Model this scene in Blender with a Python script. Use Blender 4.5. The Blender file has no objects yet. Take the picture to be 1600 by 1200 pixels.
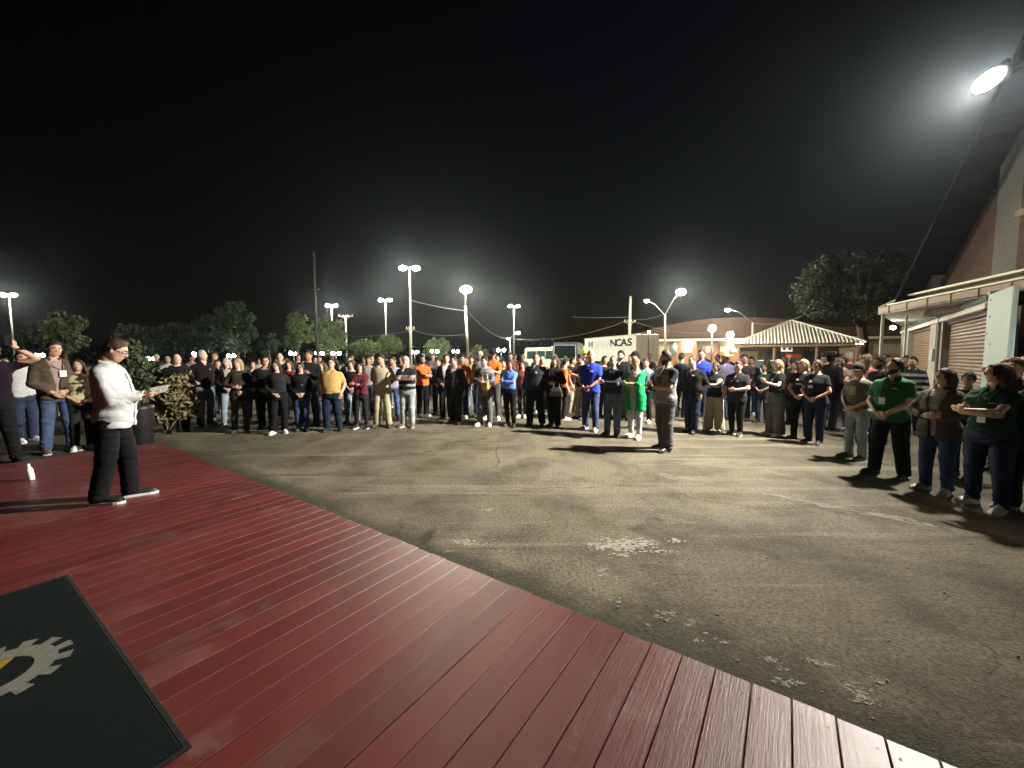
import bpy, bmesh, math, random
import numpy as np
from mathutils import Vector, Matrix

random.seed(7)
RNG = np.random.default_rng(7)
R = math.radians
PI = math.pi
SC = bpy.context.scene
COL = SC.collection

# ------------------------------------------------------------------ camera
CAM_H, FPX, HZ = 1.72, 615.0, 44.0
PITCH = math.atan(HZ / FPX)
cam_d = bpy.data.cameras.new("camera")
cam = bpy.data.objects.new("camera", cam_d)
COL.objects.link(cam)
cam.location = (0, 0, CAM_H)
cam.rotation_euler = (PI / 2 - PITCH, 0, 0)
cam_d.sensor_fit = 'HORIZONTAL'
cam_d.sensor_width = 36.0
cam_d.lens = FPX / 1600 * 36.0
cam_d.clip_start = 0.05
cam_d.clip_end = 1500
SC.camera = cam

# ------------------------------------------------------------------ night sky
W = bpy.data.worlds.new("World")
SC.world = W
W.use_nodes = True
nt = W.node_tree
bg = nt.nodes['Background']
sky = nt.nodes.new('ShaderNodeTexSky')
sky.sky_type = 'NISHITA'
sky.sun_disc = False
sky.sun_elevation = R(-4.5)
sky.sun_rotation = R(25)
sky.air_density = 1.2
sky.dust_density = 2.0
nt.links.new(sky.outputs[0], bg.inputs[0])
bg.inputs[1].default_value = 0.075

# ------------------------------------------------------------------ view
SC.view_settings.view_transform = 'Standard'
SC.view_settings.look = 'None'
SC.view_settings.exposure = 0.50
SC.view_settings.gamma = 1.0
SC.view_settings.use_curve_mapping = False
SC.cycles.use_denoising = True
SC.cycles.use_adaptive_sampling = True
SC.cycles.adaptive_threshold = 0.035
SC.cycles.max_bounces = 4
SC.cycles.diffuse_bounces = 3
SC.cycles.glossy_bounces = 3
SC.cycles.transparent_max_bounces = 8
SC.cycles.volume_bounces = 0
SC.cycles.sample_clamp_indirect = 4.0
SC.cycles.sample_clamp_direct = 0.0
SC.cycles.use_light_tree = True

# ------------------------------------------------------------------ the main floodlight on the hall's arm
FLOOD = Vector((7.94, 6.9, 6.30))
fl_d = bpy.data.lights.new("flood_beam", 'SPOT')
fl_d.energy = 12500
fl_d.color = (1.0, 0.935, 0.82)
fl_d.spot_size = R(110)
fl_d.spot_blend = 1.0
fl_d.shadow_soft_size = 0.14
fl = bpy.data.objects.new("flood_beam", fl_d)
COL.objects.link(fl)
FLOOD_AIM = Vector((-2.0, 9.0, 1.0))
fl_dir = (FLOOD_AIM - FLOOD).normalized()
fl.location = FLOOD + fl_dir * 0.16
fl.rotation_euler = fl_dir.to_track_quat('-Z', 'Y').to_euler()
sp_d = bpy.data.lights.new("flood_spill", 'POINT')               # the same lamp's light outside its main beam
sp_d.energy = 250
sp_d.color = fl_d.color
sp_d.shadow_soft_size = 0.12
spl = bpy.data.objects.new("flood_spill", sp_d)
COL.objects.link(spl)
spl.location = FLOOD + fl_dir * 0.24


# ================================================================== helpers
def ray(u, v):
    cx, cy = (u - 800) / FPX, (600 - v) / FPX
    c, s = math.cos(PITCH), math.sin(PITCH)
    return Vector((cx, c + cy * s, -s + cy * c))


def ground_at(u, v, z=0.0):
    d = ray(u, v)
    t = (z - CAM_H) / d.z
    return Vector((d.x * t, d.y * t, z))


def at(u, v, Y):
    d = ray(u, v)
    t = Y / d.y
    return Vector((d.x * t, Y, CAM_H + d.z * t))


def tag(o, label=None, cat=None, group=None, kind=None):
    if label: o["label"] = label
    if cat: o["category"] = cat
    if group: o["group"] = group
    if kind: o["kind"] = kind
    return o


def empty(name, loc, rz=0.0, scale=1.0):
    o = bpy.data.objects.new(name, None)
    COL.objects.link(o)
    o.location = loc
    o.rotation_euler = (0, 0, rz)
    o.scale = (scale,) * 3
    o.empty_display_size = 0.1
    return o


def link(name, me, parent=None, mats=None, loc=None, rot=None):
    o = bpy.data.objects.new(name, me)
    COL.objects.link(o)
    if parent is not None: o.parent = parent
    if loc is not None: o.location = loc
    if rot is not None: o.rotation_euler = rot
    if mats is not None:
        if not isinstance(mats, (list, tuple)): mats = [mats]
        if len(me.materials) == 0:
            for m in mats: me.materials.append(None)
        for i, m in enumerate(mats):
            o.material_slots[i].link = 'OBJECT'
            o.material_slots[i].material = m
    return o


def np_mesh(name, V, quads=None, tris=None, smooth=True, mat_idx=None):
    """quads (n,4), tris (m,3)"""
    me = bpy.data.meshes.new(name)
    V = np.asarray(V, np.float32)
    nq = 0 if quads is None else len(quads)
    ntr = 0 if tris is None else len(tris)
    me.vertices.add(len(V))
    me.vertices.foreach_set('co', V.ravel())
    loops = []
    if nq: loops.append(np.asarray(quads, np.int32).ravel())
    if ntr: loops.append(np.asarray(tris, np.int32).ravel())
    L = np.concatenate(loops)
    me.loops.add(len(L))
    me.loops.foreach_set('vertex_index', L)
    me.polygons.add(nq + ntr)
    st = np.concatenate([np.arange(nq) * 4, nq * 4 + np.arange(ntr) * 3]).astype(np.int32)
    me.polygons.foreach_set('loop_start', st)
    if mat_idx is not None:
        for i in range(int(max(mat_idx)) + 1): me.materials.append(None)
        me.polygons.foreach_set('material_index', np.asarray(mat_idx, np.int32))
    me.polygons.foreach_set('use_smooth', np.full(nq + ntr, bool(smooth)))
    me.update(calc_edges=True)
    me.validate()
    return me


class MB:
    """collects simple shapes into one mesh"""
    def __init__(self):
        self.V, self.F, self.n = [], [], 0

    def add(self, vs, fs):
        vs = [tuple(v) for v in vs]
        self.V += vs
        self.F += [tuple(i + self.n for i in f) for f in fs]
        self.n += len(vs)
        return self

    def box(self, c, s, M=None, bev=0.0):
        x, y, z = s[0] / 2, s[1] / 2, s[2] / 2
        if bev > 0:
            b = min(bev, x * .9, y * .9, z * .9)
            vs = []
            for sz, zz in ((-1, z), (1, z)):
                pass
            bm = bmesh.new()
            bmesh.ops.create_cube(bm, size=1.0)
            for v in bm.verts: v.co = Vector((v.co.x * s[0], v.co.y * s[1], v.co.z * s[2]))
            bmesh.ops.bevel(bm, geom=list(bm.edges), offset=b, segments=1, affect='EDGES', profile=0.5)
            bm.verts.index_update()
            vs = [v.co.copy() for v in bm.verts]
            fs = [[v.index for v in f.verts] for f in bm.faces]
            bm.free()
        else:
            vs = [Vector((a * x, b_ * y, d * z)) for a in (-1, 1) for b_ in (-1, 1) for d in (-1, 1)]
            fs = [(0, 1, 3, 2), (4, 6, 7, 5), (0, 4, 5, 1), (2, 3, 7, 6), (0, 2, 6, 4), (1, 5, 7, 3)]
        c = Vector(c)
        vs = [(M @ v if M is not None else v) + c for v in vs]
        return self.add(vs, fs)

    def tube(self, pts, rad, n=8, cap=True, flat=None):
        pts = [Vector(p) for p in pts]
        if not isinstance(rad, (list, tuple)): rad = [rad] * len(pts)
        rings, prev = [], None
        for i, p in enumerate(pts):
            t = (pts[min(i + 1, len(pts) - 1)] - pts[max(i - 1, 0)])
            if t.length < 1e-9: t = Vector((0, 0, 1))
            t.normalize()
            a = prev if prev is not None else (Vector((1, 0, 0)) if abs(t.x) < .9 else Vector((0, 1, 0)))
            a = (a - t * a.dot(t)).normalized()
            prev = a
            b = t.cross(a)
            f = 1.0 if flat is None else flat
            rings.append([p + (a * math.cos(2 * PI * k / n) + b * math.sin(2 * PI * k / n) * f) * rad[i] for k in range(n)])
        vs = [v for r in rings for v in r]
        fs = []
        for i in range(len(rings) - 1):
            for k in range(n):
                k2 = (k + 1) % n
                fs.append((i * n + k, i * n + k2, (i + 1) * n + k2, (i + 1) * n + k))
        if cap:
            fs.append(tuple(range(n - 1, -1, -1)))
            fs.append(tuple((len(rings) - 1) * n + k for k in range(n)))
        return self.add(vs, fs)

    def sphere(self, c, r, seg=10, rings=7, sc=(1, 1, 1), M=None):
        c = Vector(c)
        vs, fs = [], []
        for i in range(rings + 1):
            th = PI * i / rings
            for k in range(seg):
                ph = 2 * PI * k / seg
                v = Vector((math.sin(th) * math.cos(ph) * sc[0], math.sin(th) * math.sin(ph) * sc[1], math.cos(th) * sc[2])) * r
                vs.append((M @ v if M is not None else v) + c)
        for i in range(rings):
            for k in range(seg):
                k2 = (k + 1) % seg
                fs.append((i * seg + k, (i + 1) * seg + k, (i + 1) * seg + k2, i * seg + k2))
        return self.add(vs, fs)

    def prism(self, poly, z0, z1, M=None):
        """poly: list of (x,y); extruded z0..z1"""
        n = len(poly)
        vs = [Vector((x, y, z0)) for x, y in poly] + [Vector((x, y, z1)) for x, y in poly]
        if M is not None: vs = [M @ v for v in vs]
        fs = [tuple(range(n - 1, -1, -1)), tuple(range(n, 2 * n))]
        for i in range(n):
            j = (i + 1) % n
            fs.append((i, j, n + j, n + i))
        return self.add(vs, fs)

    def mesh(self, name, smooth=False):
        me = bpy.data.meshes.new(name)
        me.from_pydata([tuple(v) for v in self.V], [], self.F)
        if smooth:
            me.polygons.foreach_set('use_smooth', np.ones(len(me.polygons), bool))
        me.update()
        return me

    def build(self, name, mat, parent=None, smooth=False, loc=None, rot=None):
        return link(name, self.mesh(name, smooth), parent, mat, loc, rot)


# ================================================================== materials
_M = {}


def new_mat(name):
    m = bpy.data.materials.new(name)
    m.use_nodes = True
    n = m.node_tree
    return m, n, n.nodes['Principled BSDF']


def N(n, t, **kw):
    x = n.nodes.new(t)
    for k, v in kw.items():
        if k.startswith('i_'):
            x.inputs[k[2:].replace('_', ' ')].default_value = v
        else:
            setattr(x, k, v)
    return x


def rgb(c): return (c[0], c[1], c[2], 1.0)


def mix(n, a, b, fac=None, blend='MIX', f=0.5):
    x = n.nodes.new('ShaderNodeMix')
    x.data_type = 'RGBA'
    x.blend_type = blend
    x.inputs[0].default_value = f
    for idx, val in ((6, a), (7, b)):
        if isinstance(val, tuple): x.inputs[idx].default_value = rgb(val)
        else: n.links.new(val, x.inputs[idx])
    if fac is not None: n.links.new(fac, x.inputs[0])
    return x.outputs[2]


def ramp(n, src, p0, p1, c0=(0, 0, 0), c1=(1, 1, 1)):
    r = n.nodes.new('ShaderNodeValToRGB')
    r.color_ramp.elements[0].position = p0
    r.color_ramp.elements[1].position = p1
    r.color_ramp.elements[0].color = rgb(c0)
    r.color_ramp.elements[1].color = rgb(c1)
    n.links.new(src, r.inputs[0])
    return r.outputs[0]


def noise(n, scale, detail=3.0, rough=0.6, vec=None, dist=0.0):
    x = N(n, 'ShaderNodeTexNoise')
    x.inputs['Scale'].default_value = scale
    x.inputs['Detail'].default_value = detail
    x.inputs['Roughness'].default_value = rough
    x.inputs['Distortion'].default_value = dist
    if vec is not None: n.links.new(vec, x.inputs['Vector'])
    return x.outputs['Fac']


def bump(n, bs, src, strength=0.3, dist=0.02):
    b = N(n, 'ShaderNodeBump')
    b.inputs['Strength'].default_value = strength
    b.inputs['Distance'].default_value = dist
    n.links.new(src, b.inputs['Height'])
    n.links.new(b.outputs[0], bs.inputs['Normal'])


def objco(n):
    return N(n, 'ShaderNodeTexCoord').outputs['Object']


def plain(name, col, rough=0.6, metal=0.0, var=0.25, scale=6.0, bmp=0.15, spec=0.4):
    key = ('plain', name)
    if key in _M: return _M[key]
    m, n, b = new_mat(name)
    co = objco(n)
    f = noise(n, scale, 4, .6, co)
    dark = tuple(c * (1 - var) for c in col)
    lite = tuple(min(1, c * (1 + var * .6)) for c in col)
    n.links.new(mix(n, dark, lite, f), b.inputs['Base Color'])
    b.inputs['Roughness'].default_value = rough
    b.inputs['Metallic'].default_value = metal
    b.inputs['Specular IOR Level'].default_value = spec
    if bmp: bump(n, b, noise(n, scale * 5, 3, .6, co), bmp, .01)
    _M[key] = m
    return m


def fabric(col, kind='cloth'):
    key = ('fab', kind, tuple(round(c, 3) for c in col))
    if key in _M: return _M[key]
    m, n, b = new_mat('fabric_%d' % len(_M))
    co = objco(n)
    f = noise(n, 9, 3, .6, co)
    if kind == 'denim':
        f2 = noise(n, 5, 2, .5, co)
        fade = tuple(min(.8, c * 1.55 + .02) for c in col)
        base = mix(n, tuple(c * .7 for c in col), fade, ramp(n, f2, .35, .7))
        base = mix(n, base, tuple(c * .9 for c in col), f)
        rough = .85
    else:
        base = mix(n, tuple(c * .72 for c in col), tuple(min(.85, c * 1.12) for c in col), f)
        rough = .88
    n.links.new(base, b.inputs['Base Color'])
    b.inputs['Roughness'].default_value = rough
    b.inputs['Specular IOR Level'].default_value = .15
    b.inputs['Sheen Weight'].default_value = .02
    w = noise(n, 26, 4, .65, co, .6)
    bump(n, b, w, .35, .02)
    _M[key] = m
    return m


def striped(cols, zs, name):
    """horizontal bands by object height"""
    key = ('str', name)
    if key in _M: return _M[key]
    m, n, b = new_mat('striped_' + name)
    co = objco(n)
    sp = N(n, 'ShaderNodeSeparateXYZ')
    n.links.new(co, sp.inputs[0])
    mr = N(n, 'ShaderNodeMapRange')
    mr.inputs[1].default_value = 0.8
    mr.inputs[2].default_value = 1.5
    n.links.new(sp.outputs[2], mr.inputs[0])
    r = n.nodes.new('ShaderNodeValToRGB')
    r.color_ramp.interpolation = 'CONSTANT'
    el = r.color_ramp.elements
    while len(el) > 1: el.remove(el[-1])
    el[0].position = 0
    el[0].color = rgb(cols[0])
    for c, z in zip(cols[1:], zs):
        e = el.new((z - .8) / .7)
        e.color = rgb(c)
    n.links.new(mr.outputs[0], r.inputs[0])
    n.links.new(mix(n, r.outputs[0], (.05, .05, .05), noise(n, 9, 3, .6, co), 'MULTIPLY', .2), b.inputs['Base Color'])
    b.inputs['Roughness'].default_value = .9
    b.inputs['Specular IOR Level'].default_value = .2
    bump(n, b, noise(n, 26, 4, .65, co, .6), .35, .02)
    _M[key] = m
    return m


def skin(tone):
    key = ('skin', tone)
    if key in _M: return _M[key]
    base = {0: (.60, .40, .30), 1: (.50, .31, .22), 2: (.38, .22, .145), 3: (.20, .11, .07)}[tone]
    m, n, b = new_mat('skin_%d' % tone)
    co = objco(n)
    f = noise(n, 14, 3, .6, co)
    n.links.new(mix(n, tuple(c * .85 for c in base), (base[0] * 1.08, base[1] * .98, base[2] * .95), f), b.inputs['Base Color'])
    b.inputs['Roughness'].default_value = .52
    b.inputs['Specular IOR Level'].default_value = .4
    bump(n, b, noise(n, 60, 2, .6, co), .12, .004)
    _M[key] = m
    return m


def hair_mat(col):
    key = ('hair', tuple(round(c, 3) for c in col))
    if key in _M: return _M[key]
    m, n, b = new_mat('hair_%d' % len(_M))
    co = objco(n)
    mp = N(n, 'ShaderNodeMapping')
    mp.inputs['Scale'].default_value = (70, 70, 8)
    n.links.new(co, mp.inputs[0])
    f = noise(n, 1.0, 3, .6, mp.outputs[0])
    n.links.new(mix(n, tuple(c * .55 for c in col), tuple(c * 1.35 for c in col), f), b.inputs['Base Color'])
    b.inputs['Roughness'].default_value = .62
    b.inputs['Specular IOR Level'].default_value = .25
    bump(n, b, f, .6, .01)
    _M[key] = m
    return m


def glow(name, col, strength):
    key = ('glow', name)
    if key in _M: return _M[key]
    m, n, b = new_mat(name)
    n.nodes.remove(b)
    e = N(n, 'ShaderNodeEmission')
    e.inputs[0].default_value = rgb(col)
    e.inputs[1].default_value = strength
    n.links.new(e.outputs[0], n.nodes['Material Output'].inputs[0])
    _M[key] = m
    return m


def glass_dark(name, col=(.03, .06, .06)):
    key = ('glass', name)
    if key in _M: return _M[key]
    m, n, b = new_mat(name)
    co = objco(n)
    n.links.new(mix(n, col, tuple(c * 1.6 for c in col), noise(n, 2, 2, .5, co)), b.inputs['Base Color'])
    b.inputs['Roughness'].default_value = .06
    b.inputs['Specular IOR Level'].default_value = .8
    _M[key] = m
    return m

# ================================================================== ground
DECK_Z = 0.17
E0 = ground_at(250, 691, DECK_Z)
E1 = ground_at(1500, 1197, DECK_Z)
edir = (E1 - E0); edir.z = 0
ELEN = edir.length
edir.normalize()
pdir = Vector((-edir.y, edir.x, 0))
if pdir.y > 0: pdir = -pdir          # boards run from the edge back past the camera


def ground_material():
    m, n, b = new_mat('dusty_asphalt')
    co = objco(n)
    big = noise(n, .22, 5, .62, co, .4)
    mid = noise(n, 1.3, 6, .65, co, .3)
    fine = noise(n, 34, 4, .75, co)
    grit = noise(n, 120, 2, .8, co)
    base = mix(n, (.095, .082, .056), (.275, .24, .168), ramp(n, big, .33, .70))
    base = mix(n, base, (.058, .050, .035), ramp(n, mid, .44, .72), 'MIX')
    # dragged tyre streaks
    mp = N(n, 'ShaderNodeMapping')
    mp.inputs['Rotation'].default_value = (0, 0, R(-14))
    mp.inputs['Scale'].default_value = (.18, 2.6, 1)
    n.links.new(co, mp.inputs[0])
    st = noise(n, 1.0, 5, .65, mp.outputs[0], .5)
    base = mix(n, base, (.30, .27, .20), ramp(n, st, .54, .78), 'MIX')
    mp2 = N(n, 'ShaderNodeMapping')
    mp2.inputs['Rotation'].default_value = (0, 0, R(52))
    mp2.inputs['Scale'].default_value = (.25, 3.2, 1)
    n.links.new(co, mp2.inputs[0])
    st2 = noise(n, 1.0, 5, .7, mp2.outputs[0], .8)
    base = mix(n, base, (.046, .041, .030), ramp(n, st2, .56, .80), 'MIX')
    oil = noise(n, .85, 3, .55, co, .9)
    base = mix(n, base, (.045, .040, .031), ramp(n, oil, .64, .74))
    # dark strip against the deck: its contact shade painted in, along with mossy dirt
    nrm = -pdir
    dot = N(n, 'ShaderNodeVectorMath', operation='DOT_PRODUCT')
    n.links.new(co, dot.inputs[0])
    dot.inputs[1].default_value = (nrm.x, nrm.y, 0)
    sub = N(n, 'ShaderNodeMath', operation='SUBTRACT')
    n.links.new(dot.outputs['Value'], sub.inputs[0])
    sub.inputs[1].default_value = nrm.dot(E0)
    add = N(n, 'ShaderNodeMath', operation='MULTIPLY_ADD')
    n.links.new(mid, add.inputs[0])
    add.inputs[1].default_value = -.55
    n.links.new(sub.outputs[0], add.inputs[2])
    base = mix(n, (.055, .052, .032), base, ramp(n, add.outputs[0], -.02, .26))
    base = mix(n, tuple([.35] * 3), tuple([1.0] * 3), ramp(n, fine, .30, .62), 'MIX') and mix(n, base, mix(n, (.30, .30, .30), (1.4, 1.37, 1.3), ramp(n, fine, .30, .68)), None, 'MULTIPLY', .95)
    base = mix(n, base, mix(n, (.55, .55, .55), (1.2, 1.2, 1.2), ramp(n, grit, .3, .7)), None, 'MULTIPLY', .6)
    # cracks
    vo = N(n, 'ShaderNodeTexVoronoi', feature='DISTANCE_TO_EDGE')
    vo.inputs['Scale'].default_value = .33
    dst = N(n, 'ShaderNodeVectorMath', operation='ADD')
    nn = N(n, 'ShaderNodeTexNoise')
    nn.inputs['Scale'].default_value = 1.6
    nn.inputs['Detail'].default_value = 6
    n.links.new(co, nn.inputs['Vector'])
    sc = N(n, 'ShaderNodeVectorMath', operation='SCALE')
    sc.inputs['Scale'].default_value = .55
    n.links.new(nn.outputs['Color'], sc.inputs[0])
    n.links.new(co, dst.inputs[0]); n.links.new(sc.outputs[0], dst.inputs[1])
    n.links.new(dst.outputs[0], vo.inputs['Vector'])
    cr = ramp(n, vo.outputs['Distance'], .0, .005, (1, 1, 1), (0, 0, 0))
    crm = mix(n, (0, 0, 0), cr, ramp(n, big, .46, .55))
    base = mix(n, base, (.03, .026, .018), crm)
    n.links.new(base, b.inputs['Base Color'])
    b.inputs['Roughness'].default_value = .82
    b.inputs['Specular IOR Level'].default_value = .3
    hsum = N(n, 'ShaderNodeMath', operation='ADD')
    n.links.new(fine, hsum.inputs[0]); n.links.new(grit, hsum.inputs[1])
    h2 = N(n, 'ShaderNodeMath', operation='MULTIPLY_ADD')
    n.links.new(mid, h2.inputs[0]); h2.inputs[1].default_value = 2.0
    n.links.new(hsum.outputs[0], h2.inputs[2])
    bump(n, b, h2.outputs[0], .75, .022)
    return m


GROUND_M = ground_material()
gm = MB()
gs = 420
gm.add([(-gs, -60, 0), (gs, -60, 0), (gs, gs, 0), (-gs, gs, 0)], [(0, 1, 2, 3)])
ground = gm.build('ground', GROUND_M)
tag(ground, kind='structure')

# worn paint: flaked remnants on the yard
PAINT = plain('old_white_paint', (.33, .31, .245), .85, var=.6, scale=14)


def paint_patch(u, v, n, sx, sy, ang, big=.05, seed=0):
    """flakes of old paint: small ragged chips gathered round a few cores"""
    rr = np.random.default_rng(seed)
    c = ground_at(u, v)
    mb = MB()
    ca, sa = math.cos(R(ang)), math.sin(R(ang))
    cores = [(rr.normal(0, sx * .42), rr.normal(0, sy * .42), rr.uniform(.25, 1)) for _ in range(max(3, n // 9))]
    for i in range(int(n * 2.2)):
        k0 = cores[rr.integers(len(cores))]
        x, y = k0[0] + rr.normal(0, big * 1.6 * k0[2]), k0[1] + rr.normal(0, big * .8 * k0[2])
        s = big * rr.uniform(.10, .50) * rr.uniform(.3, 1)
        k = rr.integers(5, 10)
        a0 = rr.uniform(0, 6.28)
        el_ = rr.uniform(1.0, 2.2)
        pts = []
        for j in range(k):
            a = a0 + j * 2 * PI / k
            r_ = s * rr.uniform(.35, 1.3)
            px, py = x + r_ * el_ * math.cos(a), y + r_ * math.sin(a)
            pts.append((c.x + px * ca - py * sa, c.y + px * sa + py * ca, .003 + .0002 * (i % 12)))
        mb.add(pts, [tuple(range(k))])
    o = mb.build('worn_paint_patch', PAINT)
    tag(o, kind='structure')


for i, a in enumerate([(985, 852, 260, .30, .16, 8, .042), (727, 847, 60, .17, .07, 0, .03), (768, 796, 24, .13, .035, 0, .03),
                       (1035, 968, 90, .11, .14, -30, .013), (1085, 975, 34, .12, .06, 0, .012), (1230, 1066, 70, .10, .03, -15, .013),
                       (1345, 1085, 150, .13, .07, -15, .014), (1375, 1065, 50, .09, .04, -20, .011), (1290, 1040, 40, .10, .03, -15, .016),
                       (940, 895, 30, .12, .06, 10, .02), (1195, 1032, 40, .09, .03, -20, .014), (1120, 1000, 40, .1, .05, 0, .014),
                       (705, 862, 14, .07, .02, 10, .015), (960, 940, 22, .12, .05, 0, .014), (375, 702, 12, .16, .03, 0, .03), (1430, 812, 40, .3, .06, -10, .02)]):
    paint_patch(*a, seed=i + 3)


def painted_line(p0, p1, w, n, seed):
    """a faded painted line, left as a trail of flakes"""
    rr = np.random.default_rng(seed)
    a, b_ = ground_at(*p0), ground_at(*p1)
    d = (b_ - a); L = d.length; d.normalize()
    q = Vector((-d.y, d.x, 0))
    mb = MB()
    for i in range(n):
        t = rr.uniform(0, 1) * L
        s = rr.uniform(.006, .03)
        c = a + d * t + q * rr.normal(0, w)
        k = 6
        mb.add([c + d * (s * rr.uniform(.8, 3.2) * math.cos(j * PI / 3)) + q * (s * .5 * rr.uniform(.6, 1.2) * math.sin(j * PI / 3)) + Vector((0, 0, .003 + .0002 * (i % 10))) for j in range(k)], [tuple(range(k))])
    tag(mb.build('faded_line', plain('dusty_line', (.21, .19, .135), .85, var=.5, scale=30)), kind='structure')


painted_line((1030, 742), (1410, 812), .05, 230, 1)
painted_line((1350, 800), (1600, 852), .04, 90, 2)

# loose chips and litter specks on the yard
mb = MB()
rr = np.random.default_rng(5)
for i in range(150):
    u, v = rr.uniform(500, 1600), rr.uniform(705, 1150)
    p = ground_at(u, v)
    if (p - E0).dot(-pdir) < .06: continue
    s = rr.uniform(.004, .013)
    mb.sphere(p + Vector((0, 0, s * .5)), s, 5, 3, (1, rr.uniform(.6, 1), .6))
tag(mb.build('loose_gravel', plain('pale_chip', (.30, .28, .22), .8, scale=20)), 'pale stone chips scattered over the dusty yard', 'gravel', kind='stuff')

# ================================================================== the red deck
def deck_material():
    m, n, b = new_mat('red_stained_board')
    co = objco(n)
    oi = N(n, 'ShaderNodeObjectInfo')
    off = N(n, 'ShaderNodeVectorMath', operation='ADD')
    n.links.new(co, off.inputs[0])
    sc = N(n, 'ShaderNodeVectorMath', operation='SCALE')
    cmb = N(n, 'ShaderNodeCombineXYZ')
    for i in range(3): n.links.new(oi.outputs['Random'], cmb.inputs[i])
    n.links.new(cmb.outputs[0], sc.inputs[0]); sc.inputs['Scale'].default_value = 37.0
    n.links.new(sc.outputs[0], off.inputs[1])
    mp = N(n, 'ShaderNodeMapping')
    mp.inputs['Scale'].default_value = (1.1, 14, 14)
    n.links.new(off.outputs[0], mp.inputs[0])
    grain = noise(n, 1.6, 6, .68, mp.outputs[0], .4)
    mp3 = N(n, 'ShaderNodeMapping')
    mp3.inputs['Scale'].default_value = (4, 90, 20)
    n.links.new(off.outputs[0], mp3.inputs[0])
    fib = noise(n, 1.0, 3, .7, mp3.outputs[0])
    wear = noise(n, 2.2, 5, .62, off.outputs[0], .6)
    base = mix(n, (.080, .0100, .0095), (.145, .023, .021), grain)
    base = mix(n, base, (.17, .095, .082), ramp(n, wear, .58, .84), 'MIX')
    hs = N(n, 'ShaderNodeHueSaturation')
    n.links.new(base, hs.inputs['Color'])
    mr = N(n, 'ShaderNodeMapRange')
    mr.inputs[3].default_value = .80; mr.inputs[4].default_value = 1.16
    n.links.new(oi.outputs['Random'], mr.inputs[0])
    n.links.new(mr.outputs[0], hs.inputs['Value'])
    col = mix(n, hs.outputs[0], mix(n, (.6, .6, .6), (1.12, 1.12, 1.12), fib), None, 'MULTIPLY', .6)
    geo = N(n, 'ShaderNodeNewGeometry')
    blot = noise(n, .9, 5, .62, geo.outputs['Position'], .5)
    col = mix(n, col, (.085, .045, .038), ramp(n, blot, .52, .82))
    scuf = noise(n, 7.0, 5, .7, geo.outputs['Position'], 1.2)
    col = mix(n, col, (.15, .09, .078), ramp(n, scuf, .64, .86))
    n.links.new(col, b.inputs['Base Color'])
    rmp = N(n, 'ShaderNodeMapRange')
    rmp.inputs[3].default_value = .34; rmp.inputs[4].default_value = .62
    n.links.new(wear, rmp.inputs[0])
    n.links.new(rmp.outputs[0], b.inputs['Roughness'])
    b.inputs['Specular IOR Level'].default_value = .5
    b.inputs['Coat Weight'].default_value = .28
    b.inputs['Coat Roughness'].default_value = .36
    hm = N(n, 'ShaderNodeMath', operation='ADD')
    n.links.new(grain, hm.inputs[0]); n.links.new(fib, hm.inputs[1])
    bump(n, b, hm.outputs[0], .35, .006)
    return m


DECK_M = deck_material()
PLEN, PW, PGAP, PTH = 7.2, .149, .0055, .028
deck = empty('deck', E0 * 1.0)
deck.location.z = 0
tag(deck, kind='structure')
deck['label'] = 'low red stained timber deck with boards running back from the yard'


def plank_mesh():
    """board along +X, width along Y, chamfered long edges and end"""
    c = .003
    prof = [(-PW / 2, -PTH), (PW / 2, -PTH), (PW / 2, -c), (PW / 2 - c * .9, 0), (-PW / 2 + c * .9, 0), (-PW / 2, -c)]
    xs = [0, c, PLEN]
    vs, fs = [], []
    for i, x in enumerate(xs):
        for y, z in prof:
            vs.append((x, y, z - (c if i == 0 and z == 0 else 0)))
    k = len(prof)
    for i in range(2):
        for j in range(k):
            j2 = (j + 1) % k
            fs.append((i * k + j, i * k + j2, (i + 1) * k + j2, (i + 1) * k + j))
    fs.append(tuple(range(k - 1, -1, -1)))
    fs.append(tuple(2 * k + j for j in range(k)))
    me = bpy.data.meshes.new('plank')
    me.from_pydata(vs, [], fs)
    me.materials.append(DECK_M)
    return me


PLK = plank_mesh()
pang = math.atan2(pdir.y, pdir.x)
npl = int((ELEN + 1.6) / (PW + PGAP))
rr = np.random.default_rng(11)
for i in range(npl):
    c = edir * ((i + .5) * (PW + PGAP)) + pdir * rr.uniform(0, .012)
    o = bpy.data.objects.new('plank', PLK)
    COL.objects.link(o)
    o.parent = deck
    o.location = (c.x, c.y, DECK_Z - rr.uniform(0, .0022))
    o.rotation_euler = (rr.uniform(-.004, .004), 0, pang + rr.uniform(-.0006, .0006))
JOIST = plain('dark_joist', (.05, .03, .025), .8)
for k, q in enumerate((.09, 1.3, 2.5, 3.7, 4.9, 6.1)):
    a = pdir * q
    Mz = Matrix.Rotation(math.atan2(edir.y, edir.x), 3, 'Z')
    c = a + edir * (ELEN + 1.6) / 2
    MB().box((c.x, c.y, .07), (ELEN + 1.5, .06, .138), Mz).build('joist', JOIST, deck)
sw = MB()
for i in range(npl):
    for q in (.09, 1.3, 2.5):
        for y in (-.045, .045):
            c = edir * ((i + .5) * (PW + PGAP) + y) + pdir * (q + random.uniform(-.006, .006))
            sw.add([(c.x + .0055 * math.cos(a * PI / 3), c.y + .0055 * math.sin(a * PI / 3), DECK_Z + .0008) for a in range(6)], [(0, 1, 2, 3, 4, 5)])
tag(sw.build('screw_heads', plain('screw_steel', (.10, .08, .07), .5, .5), deck), kind='stuff')

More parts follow.
